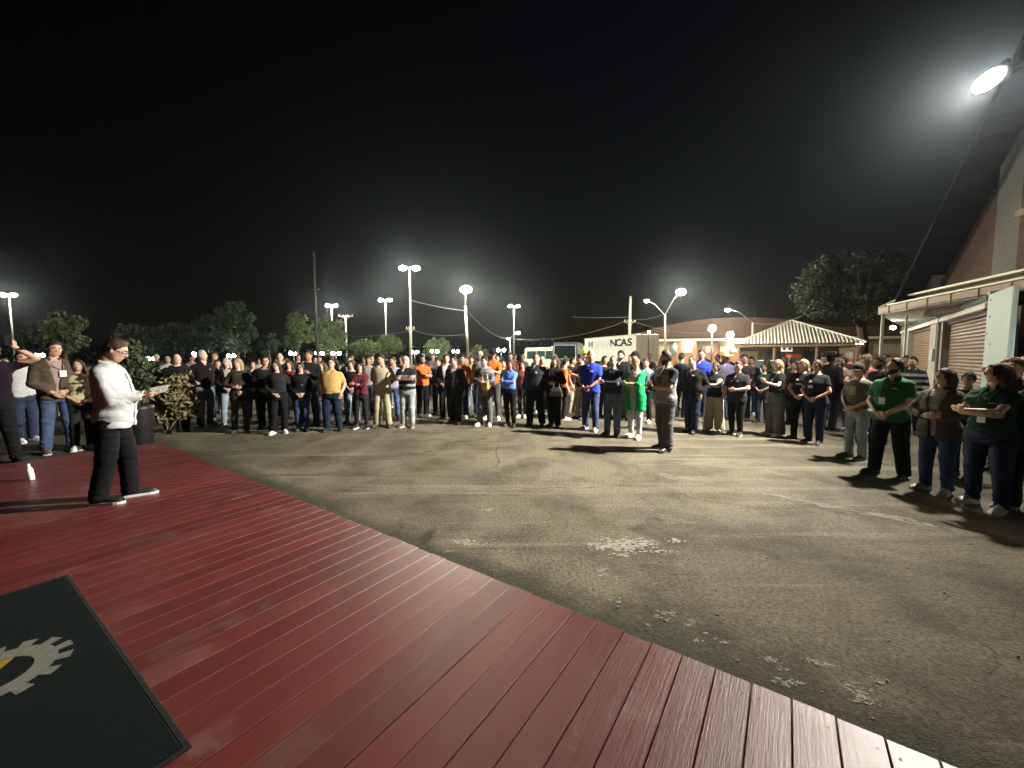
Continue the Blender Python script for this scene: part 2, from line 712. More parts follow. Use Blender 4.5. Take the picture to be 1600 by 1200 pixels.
# dark mat with a cogwheel emblem
mat_pts = [ground_at(100, 903, DECK_Z), ground_at(285, 1172, DECK_Z)]
mdir = (mat_pts[1] - mat_pts[0]).normalized()
mlen = (mat_pts[1] - mat_pts[0]).length
mside = Vector((mdir.y, -mdir.x, 0))
if mside.x > 0: mside = -mside
fm = empty('floor_mat', mat_pts[0] + Vector((0, 0, .001)))
tag(fm, 'dark green mat with grey cogwheel emblem lying on the red deck', 'mat')
MATM = plain('mat_pile', (.006, .010, .009), .95, var=.5, scale=50, bmp=.6, spec=.1)
b2 = MB()
mw = 2.3
mc = mdir * mlen / 2 + mside * mw / 2
Mm = Matrix((mdir, mside, Vector((0, 0, 1)))).transposed()
b2.box((mc.x, mc.y, .006), (mlen, mw, .011), Mm, .004)
b2.build('mat_base', MATM, fm)
RUB = plain('mat_rubber', (.004, .005, .005), .9, var=.3, scale=20)
for (s0, s1, t0, t1) in ((-.025, 0, -.025, mw), (mlen, mlen + .025, -.025, mw), (0, mlen, -.025, 0)):
    cc = mdir * (s0 + s1) / 2 + mside * (t0 + t1) / 2
    MB().box((cc.x, cc.y, .005), (s1 - s0 - .001, t1 - t0, .0085), Mm, .003).build('rubber_border', RUB, fm)
gc = ground_at(-14, 1062, DECK_Z) - fm.location
gc.z = .0135
g_edge = ground_at(114, 1047, DECK_Z) - fm.location
GR = .80 * (Vector((g_edge.x, g_edge.y, 0)) - Vector((gc.x, gc.y, 0))).length
a_edge = math.atan2(g_edge.y - gc.y, g_edge.x - gc.x)


def ring(mb, c, r0, r1, a0, a1, n, z):
    vs, fs = [], []
    for i in range(n + 1):
        a = a0 + (a1 - a0) * i / n
        vs += [(c.x + r0 * math.cos(a), c.y + r0 * math.sin(a), z), (c.x + r1 * math.cos(a), c.y + r1 * math.sin(a), z)]
    for i in range(n): fs.append((2 * i, 2 * i + 1, 2 * i + 3, 2 * i + 2))
    mb.add(vs, fs)


gmb = MB()
ring(gmb, gc, GR * .50, GR * .80, 0, 2 * PI, 64, .0135)
for k in range(14):
    a = a_edge + k * 2 * PI / 14
    ring(gmb, gc, GR * .795, GR * 1.0, a - .115, a + .115, 4, .0137)
gmb.build('cogwheel_emblem', plain('mat_grey', (.17, .17, .145), .95, var=.5, scale=40, bmp=.5, spec=.1), fm)
ymb = MB()
vs = [(gc.x, gc.y, .0135)]
nseg = 20
a0 = a_edge + PI / 2 + .15
for i in range(nseg + 1):
    a = a0 + PI * i / nseg
    vs.append((gc.x + GR * .485 * math.cos(a), gc.y + GR * .485 * math.sin(a), .0135))
ymb.add(vs, [(0, i + 1, i + 2) for i in range(nseg)])
ymb.build('yellow_segment', plain('mat_yellow', (.28, .20, .02), .95, var=.3, scale=60, bmp=.5, spec=.1), fm)

# slim white bottle near the deck's far end
p = ground_at(50, 750, DECK_Z)
wb = empty('white_bottle', p)
wb.rotation_euler = (0, R(-9), 0)
tag(wb, 'slim white bottle standing on the dark end of the red deck', 'bottle')
WPL = plain('white_plastic', (.75, .75, .72), .35, var=.05)
MB().tube([(0, 0, 0), (0, 0, .01), (0, 0, .13), (0, 0, .165), (0, 0, .18)], [.026, .031, .031, .018, .014], 14).build('bottle_body', WPL, wb, True)
MB().tube([(0, 0, .178), (0, 0, .205)], [.016, .016], 10).build('bottle_cap', WPL, wb)

# ================================================================== the hall (building beside the yard)
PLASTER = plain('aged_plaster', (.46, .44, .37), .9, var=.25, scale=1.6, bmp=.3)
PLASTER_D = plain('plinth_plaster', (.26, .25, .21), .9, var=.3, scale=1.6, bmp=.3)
MINT = plain('mint_paint', (.34, .42, .37), .7, var=.12, scale=2, bmp=.1)
TIMBER = plain('eave_timber', (.24, .155, .085), .65, var=.3, scale=3)
CREAM = plain('cream_metal', (.66, .62, .44), .45, var=.12, scale=3)
DARKM = plain('dark_metal', (.03, .03, .032), .5)
STEEL = plain('galvanised_steel', (.42, .42, .40), .45, .6, var=.2, scale=5)
SHUT = plain('brown_shutter', (.19, .12, .08), .42, var=.3, scale=3, bmp=.1, spec=.6)
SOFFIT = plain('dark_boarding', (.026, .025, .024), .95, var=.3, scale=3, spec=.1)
ROOFM = plain('roof_sheet', (.030, .029, .028), .95, var=.3, scale=2)


def brick_material():
    m, n, b = new_mat('brick_wall')
    co = N(n, 'ShaderNodeTexCoord').outputs['Object']
    br = N(n, 'ShaderNodeTexBrick')
    br.inputs['Scale'].default_value = 1.0
    br.inputs['Brick Width'].default_value = .24
    br.inputs['Row Height'].default_value = .075
    br.inputs['Mortar Size'].default_value = .009
    br.inputs['Color1'].default_value = rgb((.13, .06, .04))
    br.inputs['Color2'].default_value = rgb((.09, .04, .028))
    br.inputs['Mortar'].default_value = rgb((.12, .105, .09))
    # use local x (along the wall) and z
    sp = N(n, 'ShaderNodeSeparateXYZ'); n.links.new(co, sp.inputs[0])
    cb = N(n, 'ShaderNodeCombineXYZ')
    n.links.new(sp.outputs[0], cb.inputs[0]); n.links.new(sp.outputs[2], cb.inputs[1])
    n.links.new(cb.outputs[0], br.inputs['Vector'])
    n.links.new(mix(n, br.outputs['Color'], (.5, .45, .4), noise(n, 1.5, 5, .6, co), 'MULTIPLY', .5), b.inputs['Base Color'])
    b.inputs['Roughness'].default_value = .9
    bump(n, b, br.outputs['Fac'], -.4, .01)
    return m


BRICK = brick_material()

hall = empty('hall_building', (13.3, 11.1, 0))
tag(hall, 'tall gabled hall with brown roller shutters and a canopy beside the yard', 'building')
HO = Vector((13.3, 11.1, 0))
wdir = Vector((23.6 - 13.3, 24.0 - 11.1, 0)).normalized()        # shutter wall runs away from the camera
WA = math.atan2(wdir.y, wdir.x)
wout = Vector((-wdir.y, wdir.x, 0))                               # towards the yard
WLEN = Vector((23.6 - 13.3, 24.0 - 11.1, 0)).length
MW = Matrix.Rotation(WA, 3, 'Z')


def wl(s, o, z):                                                   # s along wall, o outwards, z up -> local to hall
    return wdir * s + wout * o + Vector((0, 0, z))


def wbox(mb, s0, s1, o0, o1, z0, z1, bev=0.0):
    return mb.box(wl((s0 + s1) / 2, (o0 + o1) / 2, (z0 + z1) / 2), (s1 - s0, abs(o1 - o0), z1 - z0), MW, bev)


def ws_of(u):
    """distance along the wall where the sight line of column u meets it"""
    k = (u - 800) / FPX * 1.0
    # HO + s*wdir : x = k*y (small pitch ignored)
    return (k * HO.y - HO.x) / (wdir.x - k * wdir.y)


s_a0, s_a1 = ws_of(1537), ws_of(1468)
s_b0, s_b1 = ws_of(1449), ws_of(1416)
HZ_ = 3.05
wm = MB()
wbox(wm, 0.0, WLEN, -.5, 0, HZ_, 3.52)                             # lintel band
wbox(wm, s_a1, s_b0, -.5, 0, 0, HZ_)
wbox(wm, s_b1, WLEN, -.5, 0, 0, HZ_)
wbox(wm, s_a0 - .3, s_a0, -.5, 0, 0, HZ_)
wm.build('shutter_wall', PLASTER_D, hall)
sm = MB()
wbox(sm, .05, WLEN, .002, .05, 3.27, 3.40)
sm.build('painted_stripe', plain('teal_stripe', (.05, .085, .075), .8), hall)
sm = MB()
wbox(sm, .05, WLEN, .002, .07, 3.05, 3.20, .01)
sm.build('lintel_moulding', plain('moulding_grey', (.50, .48, .42), .7), hall)
for (s0, s1, zt) in ((s_a0, s_a1, HZ_), (s_b0, s_b1, HZ_)):
    sh = empty('roller_shutter', wl(s0, -.22, 0))
    sh.parent = hall
    nsl = 24
    hb = (zt - .16) / nsl
    me = None
    for k in range(nsl):
        if me is None:
            mbk = MB()
            L = s1 - s0
            # curved lath profile
            prof = [(-.012, 0), (.0, .012), (.016, hb * .3), (.02, hb * .5), (.016, hb * .72), (0, hb - .014), (-.012, hb - .004)]
            vs, fs = [], []
            for x in (0, L):
                for o_, z in prof: vs.append(wdir * x + wout * o_ + Vector((0, 0, z)))
            kk = len(prof)
            for j in range(kk - 1): fs.append((j, kk + j, kk + j + 1, j + 1))
            mbk.add(vs, fs)
            me = mbk.mesh('slat')
            me.materials.append(SHUT)
        o = bpy.data.objects.new('slat', me)
        COL.objects.link(o)
        o.parent = sh
        o.location = (0, 0, .02 + k * hb)
    hb_ = MB()
    hb_.box(wdir * (s1 - s0) / 2 + Vector((0, 0, zt - .07)) + wout * .02, (s1 - s0, .16, .14), MW)
    hb_.build('shutter_box', plain('shutter_box_brown', (.06, .03, .025), .7), sh)
# pilaster between canopy and yard
pil = MB()
s_p = ws_of(1540)
wbox(pil, ws_of(1579), s_p - .02, -.03, .07, 0, 3.40, .02)
pil.build('mint_pilaster', MINT, hall)
for (ds, z) in ((.25, 3.2), (.28, 2.75), (.15, 2.3), (.5, 2.0)):
    mbk = MB(); wbox(mbk, s_p - .06 - ds, s_p - .0 - ds, .07, .082, z, z + .05); mbk.build('old_anchor_plate', DARKM, hall)
# door recess nearer the camera with a red sign and a bright doorway
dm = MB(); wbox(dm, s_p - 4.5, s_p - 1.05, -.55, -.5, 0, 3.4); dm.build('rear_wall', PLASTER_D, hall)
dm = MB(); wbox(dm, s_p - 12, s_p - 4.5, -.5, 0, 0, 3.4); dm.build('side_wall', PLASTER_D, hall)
dm = MB(); wbox(dm, s_p - 2.6, s_p - 1.42, -.495, -.47, 2.35, 3.25); dm.build('red_sign', plain('red_sign', (.45, .02, .03), .5), hall)
dm = MB(); wbox(dm, s_p - 2.6, s_p - 1.45, -.497, -.475, .2, 2.30); dm.build('lit_doorway', glow('doorway_light', (.75, .95, 1.0), 1.6), hall)
dm = MB()
for z in (.2, 1.05, 1.75, 2.32): wbox(dm, s_p - 2.65, s_p - 1.40, -.47, -.44, z, z + .05)
for s in (1.40, 2.0, 2.62): wbox(dm, s_p - s - .05, s_p - s, -.466, -.442, .2, 2.35)
dm.build('door_frame', STEEL, hall)

# canopy: front edge runs at its own angle, soffit reaches back to the wall
CA, CB = Vector((15.0, 16.3, 0)) - HO, Vector((13.1, 10.1, 0)) - HO
cdir = (CB - CA).normalized()
cout = Vector((cdir.y, -cdir.x, 0))
if cout.x > 0: cout = -cout
CE = CB + cdir * 3.6
MC = Matrix.Rotation(math.atan2(cdir.y, cdir.x), 3, 'Z')


def cbox(mb, a, b_, o0, o1, z0, z1, bev=0.0):
    m_ = (a + b_) / 2 + cout * (o0 + o1) / 2 + Vector((0, 0, (z0 + z1) / 2))
    return mb.box(m_, ((b_ - a).length, abs(o1 - o0), z1 - z0), MC, bev)


fb = MB(); cbox(fb, CA, CE, -.06, 0, 3.40, 3.68, .008); fb.build('fascia_board', TIMBER, hall)
fb = MB(); cbox(fb, CA + cdir * .6, CE, -.10, .02, 3.70, 3.755, .01); fb.build('gutter_lip', CREAM, hall)
fb = MB(); cbox(fb, CA + cdir * 1.5, CE, -.35, -.14, 3.93, 4.0, .01); fb.build('ridge_flashing', CREAM, hall)
# canopy roof sheets (sloping up to the gable)
rm = MB()
top_off = 1.15
A1, E1_ = CA - cout * .05, CE - cout * .05
A2, E2 = CA + cdir * 1.6 - cout * top_off, CE - cout * top_off
rm.add([A1 + Vector((0, 0, 3.69)), E1_ + Vector((0, 0, 3.69)), E2 + Vector((0, 0, 4.35)), A2 + Vector((0, 0, 4.35)),
        A1 + Vector((0, 0, 3.66)), E1_ + Vector((0, 0, 3.66)), E2 + Vector((0, 0, 4.31)), A2 + Vector((0, 0, 4.31))],
       [(0, 1, 2, 3), (7, 6, 5, 4), (0, 4, 5, 1), (1, 5, 6, 2), (2, 6, 7, 3), (3, 7, 4, 0)])
rm.build('canopy_roof', plain('canopy_sheet', (.22, .20, .13), .55, var=.3), hall)
# hip strip at the canopy's far end, seen as a bright bar
hp = MB()
h0, h1 = CA + Vector((0, 0, 3.66)), CA + cdir * 1.35 - cout * .85 + Vector((0, 0, 4.30))
hd = (h1 - h0)
side = hd.cross(Vector((0, 0, 1))).normalized()
hp.add([h0 + side * .02, h0 - side * .14, h1 - side * .2, h1 + side * .1,
        h0 + side * .02 + Vector((0, 0, .05)), h0 - side * .14 + Vector((0, 0, .05)), h1 - side * .2 + Vector((0, 0, .05)), h1 + side * .1 + Vector((0, 0, .05))],
       [(3, 2, 1, 0), (4, 5, 6, 7), (0, 1, 5, 4), (1, 2, 6, 5), (2, 3, 7, 6), (3, 0, 4, 7)])
hp.build('hip_flashing', CREAM, hall)
# soffit
sf = MB()
w0, w1 = wl(.05, .0, 0), wl(WLEN * .98, .0, 0)
poly = [CA, CB, w0, w1]
sf.add([p_ + Vector((0, 0, 3.44)) for p_ in poly] + [p_ + Vector((0, 0, 3.48)) for p_ in poly],
       [(3, 2, 1, 0), (4, 5, 6, 7), (0, 1, 5, 4), (2, 3, 7, 6), (3, 0, 4, 7)])
sf.build('soffit', plain('soffit_white', (.55, .54, .47), .8, var=.2, scale=2), hall)
# posts under the far end of the canopy
for (k, off, r_) in ((.12, .0, .055), (-.5, 1.1, .04)):
    pp = CA + cdir * k - cout * (.12 + off)
    MB().tube([pp, pp + Vector((0, 0, 3.42))], r_, 10).build('canopy_post', plain('post_white', (.55, .53, .46), .6), hall, True)
# gable wall behind the canopy and its steep roof
G0 = CA + cdir * 1.1 - cout * 1.15
rise = 1.33


def gpt(s, o, z): return G0 + cdir * s + cout * o + Vector((0, 0, z))


gw = empty('gable_wall_pivot', G0)
gw.parent = hall
gw.rotation_euler = (0, 0, math.atan2(cdir.y, cdir.x))
gw.name = 'gable'
mbk = MB()
mbk.prism([(0, 3.2), (9.0, 3.2), (9.0, 14.0), (8.4, 14.0), (.35, 3.75)], 0, .3, Matrix(((1, 0, 0), (0, 0, -1), (0, 1, 0))))
mbk.build('brick_gable', BRICK, gw)
# vertical column and pale panels set in the gable
g_col = None


def gs_of(u):
    k = (u - 800) / FPX
    O = HO + G0
    return (k * O.y - O.x) / (cdir.x - k * cdir.y)


sc0, sc1 = gs_of(1556), gs_of(1594)
yo = 1 if (Matrix.Rotation(gw.rotation_euler.z, 3, 'Z') @ Vector((0, 1, 0))).dot(cout) > 0 else -1


def gbox(name, s0, s1, d0, d1, z0, z1, mat):
    k = MB()
    k.box(((s0 + s1) / 2, yo * (d0 + d1) / 2, (z0 + z1) / 2), (abs(s1 - s0), abs(d1 - d0), z1 - z0))
    return k.build(name, mat, gw)


gbox('concrete_column', sc0, sc1, .0, .30, 3.2, 8.1, plain('column_concrete', (.30, .30, .265), .8, var=.15))
gbox('gable_panel', sc0 - 1.9, sc0 - .02, .0, .05, 3.2, 4.95, PLASTER)
gbox('gable_panel', sc1 + .02, sc1 + 1.4, .0, .05, 3.2, 5.6, PLASTER)
gbox('gable_beam', sc1 - .1, sc1 + 1.6, .10, .36, 5.65, 5.85, TIMBER)
# raking battens seen leaning across the gable
for k, (u0, v0, u1, v1) in enumerate(((1440, 456, 1535, 388), (1462, 452, 1532, 402), (1478, 448, 1545, 396), (1495, 440, 1548, 404))):
    s0, s1 = gs_of(u0), gs_of(u1)
    P0, P1 = HO + G0 + cdir * s0, HO + G0 + cdir * s1
    z0, z1 = at(u0, v0, P0.y).z, at(u1, v1, P1.y).z
    MB().tube([(s0, yo * .16, z0), (s1, yo * .16, z1)], .045, 4).build('raking_batten', plain('batten_wood', (.36, .30, .21), .7), gw)
gbox('vent_stack', gs_of(1458), gs_of(1476), .1, .55, 3.9, 5.3, plain('stack_grey', (.20, .19, .18), .7))
# roof plane: rake edge over the canopy line, dark boarding underneath
r0 = CA + cdir * 1.26
zs0 = 3.78
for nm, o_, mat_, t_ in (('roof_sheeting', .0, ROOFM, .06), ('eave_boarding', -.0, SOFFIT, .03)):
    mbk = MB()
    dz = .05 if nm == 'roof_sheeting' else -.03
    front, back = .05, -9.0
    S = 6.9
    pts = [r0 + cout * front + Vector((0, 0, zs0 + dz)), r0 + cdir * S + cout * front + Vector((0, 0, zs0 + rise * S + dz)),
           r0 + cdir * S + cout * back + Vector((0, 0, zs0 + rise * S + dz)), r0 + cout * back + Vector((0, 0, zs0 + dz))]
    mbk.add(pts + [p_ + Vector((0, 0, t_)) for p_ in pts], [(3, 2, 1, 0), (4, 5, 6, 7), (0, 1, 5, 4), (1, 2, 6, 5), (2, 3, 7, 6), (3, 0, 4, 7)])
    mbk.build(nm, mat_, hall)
# boards of the overhang, each its own strip
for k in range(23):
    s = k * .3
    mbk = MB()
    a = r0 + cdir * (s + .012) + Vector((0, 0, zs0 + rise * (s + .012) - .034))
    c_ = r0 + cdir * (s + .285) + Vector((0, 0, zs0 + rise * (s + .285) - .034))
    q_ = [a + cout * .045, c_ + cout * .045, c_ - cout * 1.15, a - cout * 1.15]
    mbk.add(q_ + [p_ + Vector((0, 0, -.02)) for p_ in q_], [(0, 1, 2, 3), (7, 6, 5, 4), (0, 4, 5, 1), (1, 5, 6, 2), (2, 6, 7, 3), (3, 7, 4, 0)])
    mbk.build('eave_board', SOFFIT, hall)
mbk = MB()
a, c_ = r0 + cout * .06 + Vector((0, 0, zs0 - .06)), r0 + cdir * 6.9 + cout * .06 + Vector((0, 0, zs0 + rise * 6.9 - .06))
mbk.add([a, c_, c_ + Vector((0, 0, .24)), a + Vector((0, 0, .24)), a + cout * .03, c_ + cout * .03, c_ + cout * .03 + Vector((0, 0, .24)), a + cout * .03 + Vector((0, 0, .24))],
        [(0, 1, 2, 3), (7, 6, 5, 4), (0, 4, 5, 1), (1, 5, 6, 2), (2, 6, 7, 3), (3, 7, 4, 0)])
mbk.build('barge_board', plain('barge_grey', (.012, .012, .012), 1.0, bmp=0, spec=.02), hall)

# pipes, cables and boxes on the hall front
k = MB(); k.tube([wl(s_a1 + .35, .05, 0), wl(s_a1 + .35, .05, 3.2), wl(s_a1 + .35, .3, 3.42)], .045, 8); k.build('downpipe', plain('pipe_grey', (.30, .30, .28), .5), hall, True)
k = MB(); wbox(k, s_a1 + .8, s_a1 + 1.15, .0, .14, 1.5, 2.0, .01); k.build('meter_box', STEEL, hall)
k = MB(); k.tube([wl(s_a1 + .97, .02, 2.0), wl(s_a1 + .97, .02, 3.0), wl(s_a0 + .2, .03, 3.03)], .012, 5); k.build('conduit', DARKM, hall)
k = MB(); k.tube([CA + cdir * .4 + Vector((0, 0, 3.39)) - cout * .02] + [CA + cdir * (1.6 * q) + cout * .01 + Vector((0, 0, 3.43 - .03 * (q % 2))) for q in range(1, 6)], .010, 5); k.build('sagging_cable', DARKM, hall)
for q in range(9):
    k = MB(); pq = CA + cdir * (.7 + 1.05 * q) + cout * .012
    k.box(pq + Vector((0, 0, 3.54)), (.05, .02, .30), MC); k.build('gutter_bracket', TIMBER, hall)

# floodlight on a long arm
fl_o = empty('floodlight', FLOOD)
tag(fl_o, 'dazzling white floodlight on a steel arm high above the yard', 'floodlight')
qd = fl_dir
ux = qd.cross(Vector((0, 0, 1))).normalized()
uy = ux.cross(qd)
MF = Matrix((ux, uy, qd)).transposed()
MB().sphere(qd * -.06, 1.0, 20, 10, (.30, .15, .10), MF).build('housing', DARKM, fl_o, True)
MB().sphere(qd * .012, 1.0, 20, 10, (.26, .125, .075), MF).build('lens', glow('flood_lens', (1, .97, .88), 1300), fl_o, True)
for k in range(7):
    MB().box(qd * -.16 + ux * (-.18 + .06 * k), (.012, .28, .06), MF).build('cooling_fin', DARKM, fl_o)
arm_end = HO + G0 + cdir * 7.2 + cout * .02 + Vector((0, 0, 8.2)) - FLOOD
MB().tube([qd * -.1, qd * -.25 + Vector((.25, .02, .12)), arm_end * .5 + Vector((0, 0, .25)), arm_end], .035, 8).build('arm', STEEL, fl_o, True)

# small bright wall lamp at the far corner of the shutter wall
LAMPS = []
p = at(1395, 512, 19.5)
wl_o = empty('wall_lamp', p)
tag(wl_o, 'small bright lamp under the far end of the hall canopy', 'lamp')
MB().sphere((0, 0, 0), .12, 10, 6, (1, 1, .8)).build('globe', glow('wall_lamp_glow', (1, .97, .85), 60), wl_o)
MB().tube([(0, 0, .06), (0, 0, .5), (.5, .3, 3.44 - p.z)], .018, 6).build('bracket', DARKM, wl_o)

# ================================================================== pavilion with a corrugated pyramid roof
PVC = at(1234, 556, 29.0)
pv = empty('pavilion', (PVC.x, 29.0, 0), R(-31))
tag(pv, 'open pavilion with a ribbed metal pyramid roof behind the crowd', 'pavilion')
PX, PY, EZ, AZ = 3.55, 3.55, 2.52, 4.25
RIB = plain('ribbed_sheet', (.82, .79, .68), .5, .0, var=.12, scale=2)


def hip_face(c0, c1, apex, n=36, lift=.075):
    c0, c1, apex = Vector(c0), Vector(c1), Vector(apex)
    mid = (c0 + c1) / 2
    nrm = (c1 - c0).cross(apex - c0).normalized()
    if nrm.z < 0: nrm = -nrm
    vs, fs = [], []
    m_ = n * 4
    for i in range(m_ + 1):
        s = i / m_
        base = c0.lerp(c1, s)
        t = 1 - abs(2 * s - 1)
        top = base + (apex - mid) * t
        h = (0, .0, lift, lift)[i % 4]
        vs += [base + nrm * h, top + nrm * h]
    for i in range(m_): fs.append((2 * i, 2 * i + 2, 2 * i + 3, 2 * i + 1))
    return vs, fs


mbk = MB()
cs = [(-PX, -PY, EZ), (PX, -PY, EZ), (PX, PY, EZ), (-PX, PY, EZ)]
for i in range(4):
    vs, fs = hip_face(cs[i], cs[(i + 1) % 4], (0, 0, AZ))
    mbk.add(vs, fs)
mbk.build('ribbed_roof', RIB, pv)
for i in range(4):
    a = Vector(cs[i]); MB().tube([a + Vector((0, 0, .06)), Vector((0, 0, AZ + .06))], .06, 6).build('hip_cap', RIB, pv)
    b_ = Vector(cs[(i + 1) % 4]); MB().tube([a * .985 - Vector((0, 0, .1)), b_ * .985 - Vector((0, 0, .1))], .06, 4).build('eave_beam', TIMBER, pv)
for x in (-PX + .35, -1.1, 1.2, PX - .35):
    for y in (-PY + .35, PY - .35):
        MB().tube([(x, y, 0), (x, y, EZ - .02)], .09, 8).build('post', plain('brick_red_post', (.22, .11, .07), .8), pv, True)
MB().box((0, PY - .3, 1.2), (6.6, .16, 2.4)).build('back_wall', plain('pavilion_back', (.20, .15, .11), .85, var=.35, scale=1.4), pv)
for x, w_, c_ in ((-2.6, 1.3, (.46, .36, .25)), (-.9, 1.1, (.05, .06, .07)), (.5, 1.0, (.10, .13, .13)), (1.7, .9, (.02, .06, .08))):
    MB().box((x, PY - .42, 1.55), (w_, .06, 1.1)).build('wall_panel', plain('pv_panel%d' % int(x * 10), c_, .6), pv)
MB().box((2.9, PY - .45, 1.85), (.5, .05, .4)).build('white_notice', WPL, pv)
# hanging loudspeaker
sp_o = empty('loudspeaker', (18.5, 26.6, 2.0), R(-31))
tag(sp_o, 'white loudspeaker with two black cones under the pavilion eave', 'loudspeaker')
MB().box((0, 0, .2), (.62, .3, .4), None, .02).build('cabinet', WPL, sp_o)
for x in (-.15, .16):
    MB().tube([(x, -.15, .2), (x, -.17, .2)], .095, 14).build('cone', DARKM, sp_o)
MB().tube([(0, 0, .4), (0, 0, .56)], .02, 6).build('hanger', DARKM, sp_o)
# orange parasol-like cover and trestle tables under the roof
tb = empty('orange_covered_stand', (at(1240, 556, 27.6).x, 27.6, 0))
tag(tb, 'small orange covered stand under the pavilion roof', 'stand')
MB().box((0, 0, 1.72), (.75, .6, .28), None, .05).build('cover', plain('orange_cover', (.62, .13, .05), .7), tb)
for x in (-.3, .3): MB().tube([(x, 0, 0), (x, 0, 1.6)], .025, 6).build('leg', STEEL, tb)
for i, (x, y, lab) in enumerate(((at(1195, 556, 27.8).x, 27.8, 'pale trestle table at the near post of the pavilion'), (at(1275, 556, 28.6).x, 28.6, 'long pale trestle table deep inside the pavilion'))):
    t_ = empty('trestle_table', (x, y, 0))
    tag(t_, lab, 'table', 'trestle tables under the pavilion')
    MB().box((0, 0, .92), (1.9, .7, .05), None, .01).build('tabletop', plain('table_white', (.6, .58, .5), .6), t_)
    for sx in (-.8, .8):
        for sy in (-.28, .28): MB().tube([(sx, sy, 0), (sx * .95, sy, .9)], .02, 6).build('leg', STEEL, t_)
# hanging lit tube at the eave corner
lt = empty('eave_lamp', at(1343, 539, 24.6))
tag(lt, 'small lit lamp hanging at the pavilion eave corner', 'lamp')
MB().box((0, 0, .05), (.42, .12, .10), None, .02).build('diffuser', glow('eave_lamp_glow', (1, .93, .78), 14), lt)
MB().tube([(0, 0, .1), (0, 0, .24)], .012, 6).build('hanger', DARKM, lt)

# ================================================================== row of shops behind
FS0, FS1 = Vector((15.5, 52.0, 0)), Vector((48.0, 40.0, 0))
fdir = (FS1 - FS0).normalized()
fout = Vector((fdir.y, -fdir.x, 0))
if fout.y > 0: fout = -fout
FA = math.atan2(fdir.y, fdir.x)
MFS = Matrix.Rotation(FA, 3, 'Z')
FL = (FS1 - FS0).length
shops = empty('shop_row', FS0)
tag(shops, 'long low brick row of shops with a pale canopy band', 'building')


def fs_of(u, v=None):
    d = ray(u, v if v else 556)
    k = d.x / d.y
    s = (k * FS0.y - FS0.x) / (fdir.x - k * fdir.y)
    Y = FS0.y + fdir.y * s
    return s, at(u, v, Y).z if v else 0


def fbox(name, s0, s1, o0, o1, z0, z1, mat, par=None):
    k = MB()
    k.box(fdir * (s0 + s1) / 2 + fout * (o0 + o1) / 2 + Vector((0, 0, (z0 + z1) / 2)), (abs(s1 - s0), abs(o1 - o0), z1 - z0), MFS)
    return k.build(name, mat, par or shops)


SHOPW = plain('shop_plaster', (.50, .42, .30), .85, var=.2, scale=.8)
fbox('wall', 0, FL, -6, 0, 0, 4.3, SHOPW)
bk = empty('upper_gable', FS0 * 0)
bk.parent = shops
bk.rotation_euler = (0, 0, FA)
k = MB()
prof = []
nn_ = 24
for i in range(nn_ + 1):
    s = FL * i / nn_
    prof.append((s, 4.55 + 1.75 * math.sin(PI * min(1, max(0, (s - 1.0) / (FL * .62)))) ** .8 if s < FL * .62 else 4.9))
poly = [(0, 4.0)] + [(s, z) for s, z in prof] + [(FL, 4.0)]
k.prism(poly, 0, .4, Matrix(((1, 0, 0), (0, 0, -1), (0, 1, 0))))
k.build('brick_parapet', plain('far_brick', (.095, .052, .036), .9, var=.4, scale=2.5), bk, loc=(0, -.3, 0))
fbox('canopy_band', .2, FL - .5, 0, 1.5, 3.52, 3.80, plain('band_cream', (.68, .64, .52), .6))
fbox('canopy_top', .2, FL - .5, -.2, 1.3, 3.81, 4.0, ROOFM)
fbox('brick_dado', 0, FL, .0, .06, .55, 1.95, plain('dado_brick', (.42, .22, .12), .85, var=.3, scale=2))
fbox('kerb_apron', 0, FL, .0, 2.2, 0, .5, plain('apron_concrete', (.52, .48, .38), .85))
GLASS = glass_dark('shop_glass', (.10, .12, .11))
ROLL = plain('pale_roller', (.60, .58, .48), .5, var=.12, scale=2)
for (u0, u1, v0, v1, nm, mat_) in ((1067, 1082, 539, 552, 'shop_window', ROLL), (1101, 1115, 540, 552, 'shop_window', ROLL), (1124, 1140, 540, 551, 'shop_window', ROLL),
                                   (1141, 1160, 540, 551, 'shop_window', ROLL), (1046, 1058, 535, 556, 'shop_door', GLASS), (1090, 1098, 540, 559, 'shop_door', GLASS),
                                   (1176, 1184, 538, 556, 'shop_door', GLASS), (1290, 1306, 540, 552, 'shop_window', GLASS), (1348, 1360, 538, 554, 'shop_window', GLASS)):
    s0, z1 = fs_of(u0, v0); s1, z0 = fs_of(u1, v1)
    par = empty(nm, Vector((0, 0, 0))); par.parent = shops
    fbox('pane', s0 + .06, s1 - .06, .07, .10, z0 + .06, z1 - .06, mat_, par)
    fm_ = plain('shop_frame', (.40, .22, .12), .7)
    for (a, b_, c_, d_) in ((s0, s1, z1 - .06, z1), (s0, s1, z0, z0 + .06), (s0, s0 + .06, z0 + .06, z1 - .06), (s1 - .06, s1, z0 + .06, z1 - .06)):
        fbox('frame', a, b_, .062, .13, c_, d_, fm_, par)
for u in (1060, 1085, 1118, 1163, 1187, 1230, 1280, 1340):
    s0, _ = fs_of(u)
    fbox('pier', s0 - .22, s0 + .22, .07, .35, 0, 3.5, plain('pier_orange', (.44, .24, .13), .85))
for u, v in ((1075, 533), (1076, 523), (1150, 531), (1128, 508)):
    s0, z0 = fs_of(u, v)
    if v == 533 or v == 531:
        fbox('tube_light', s0 - .6, s0 + .6, .5, .62, 3.40, 3.50, glow('tube_glow', (1, .96, .85), 60))
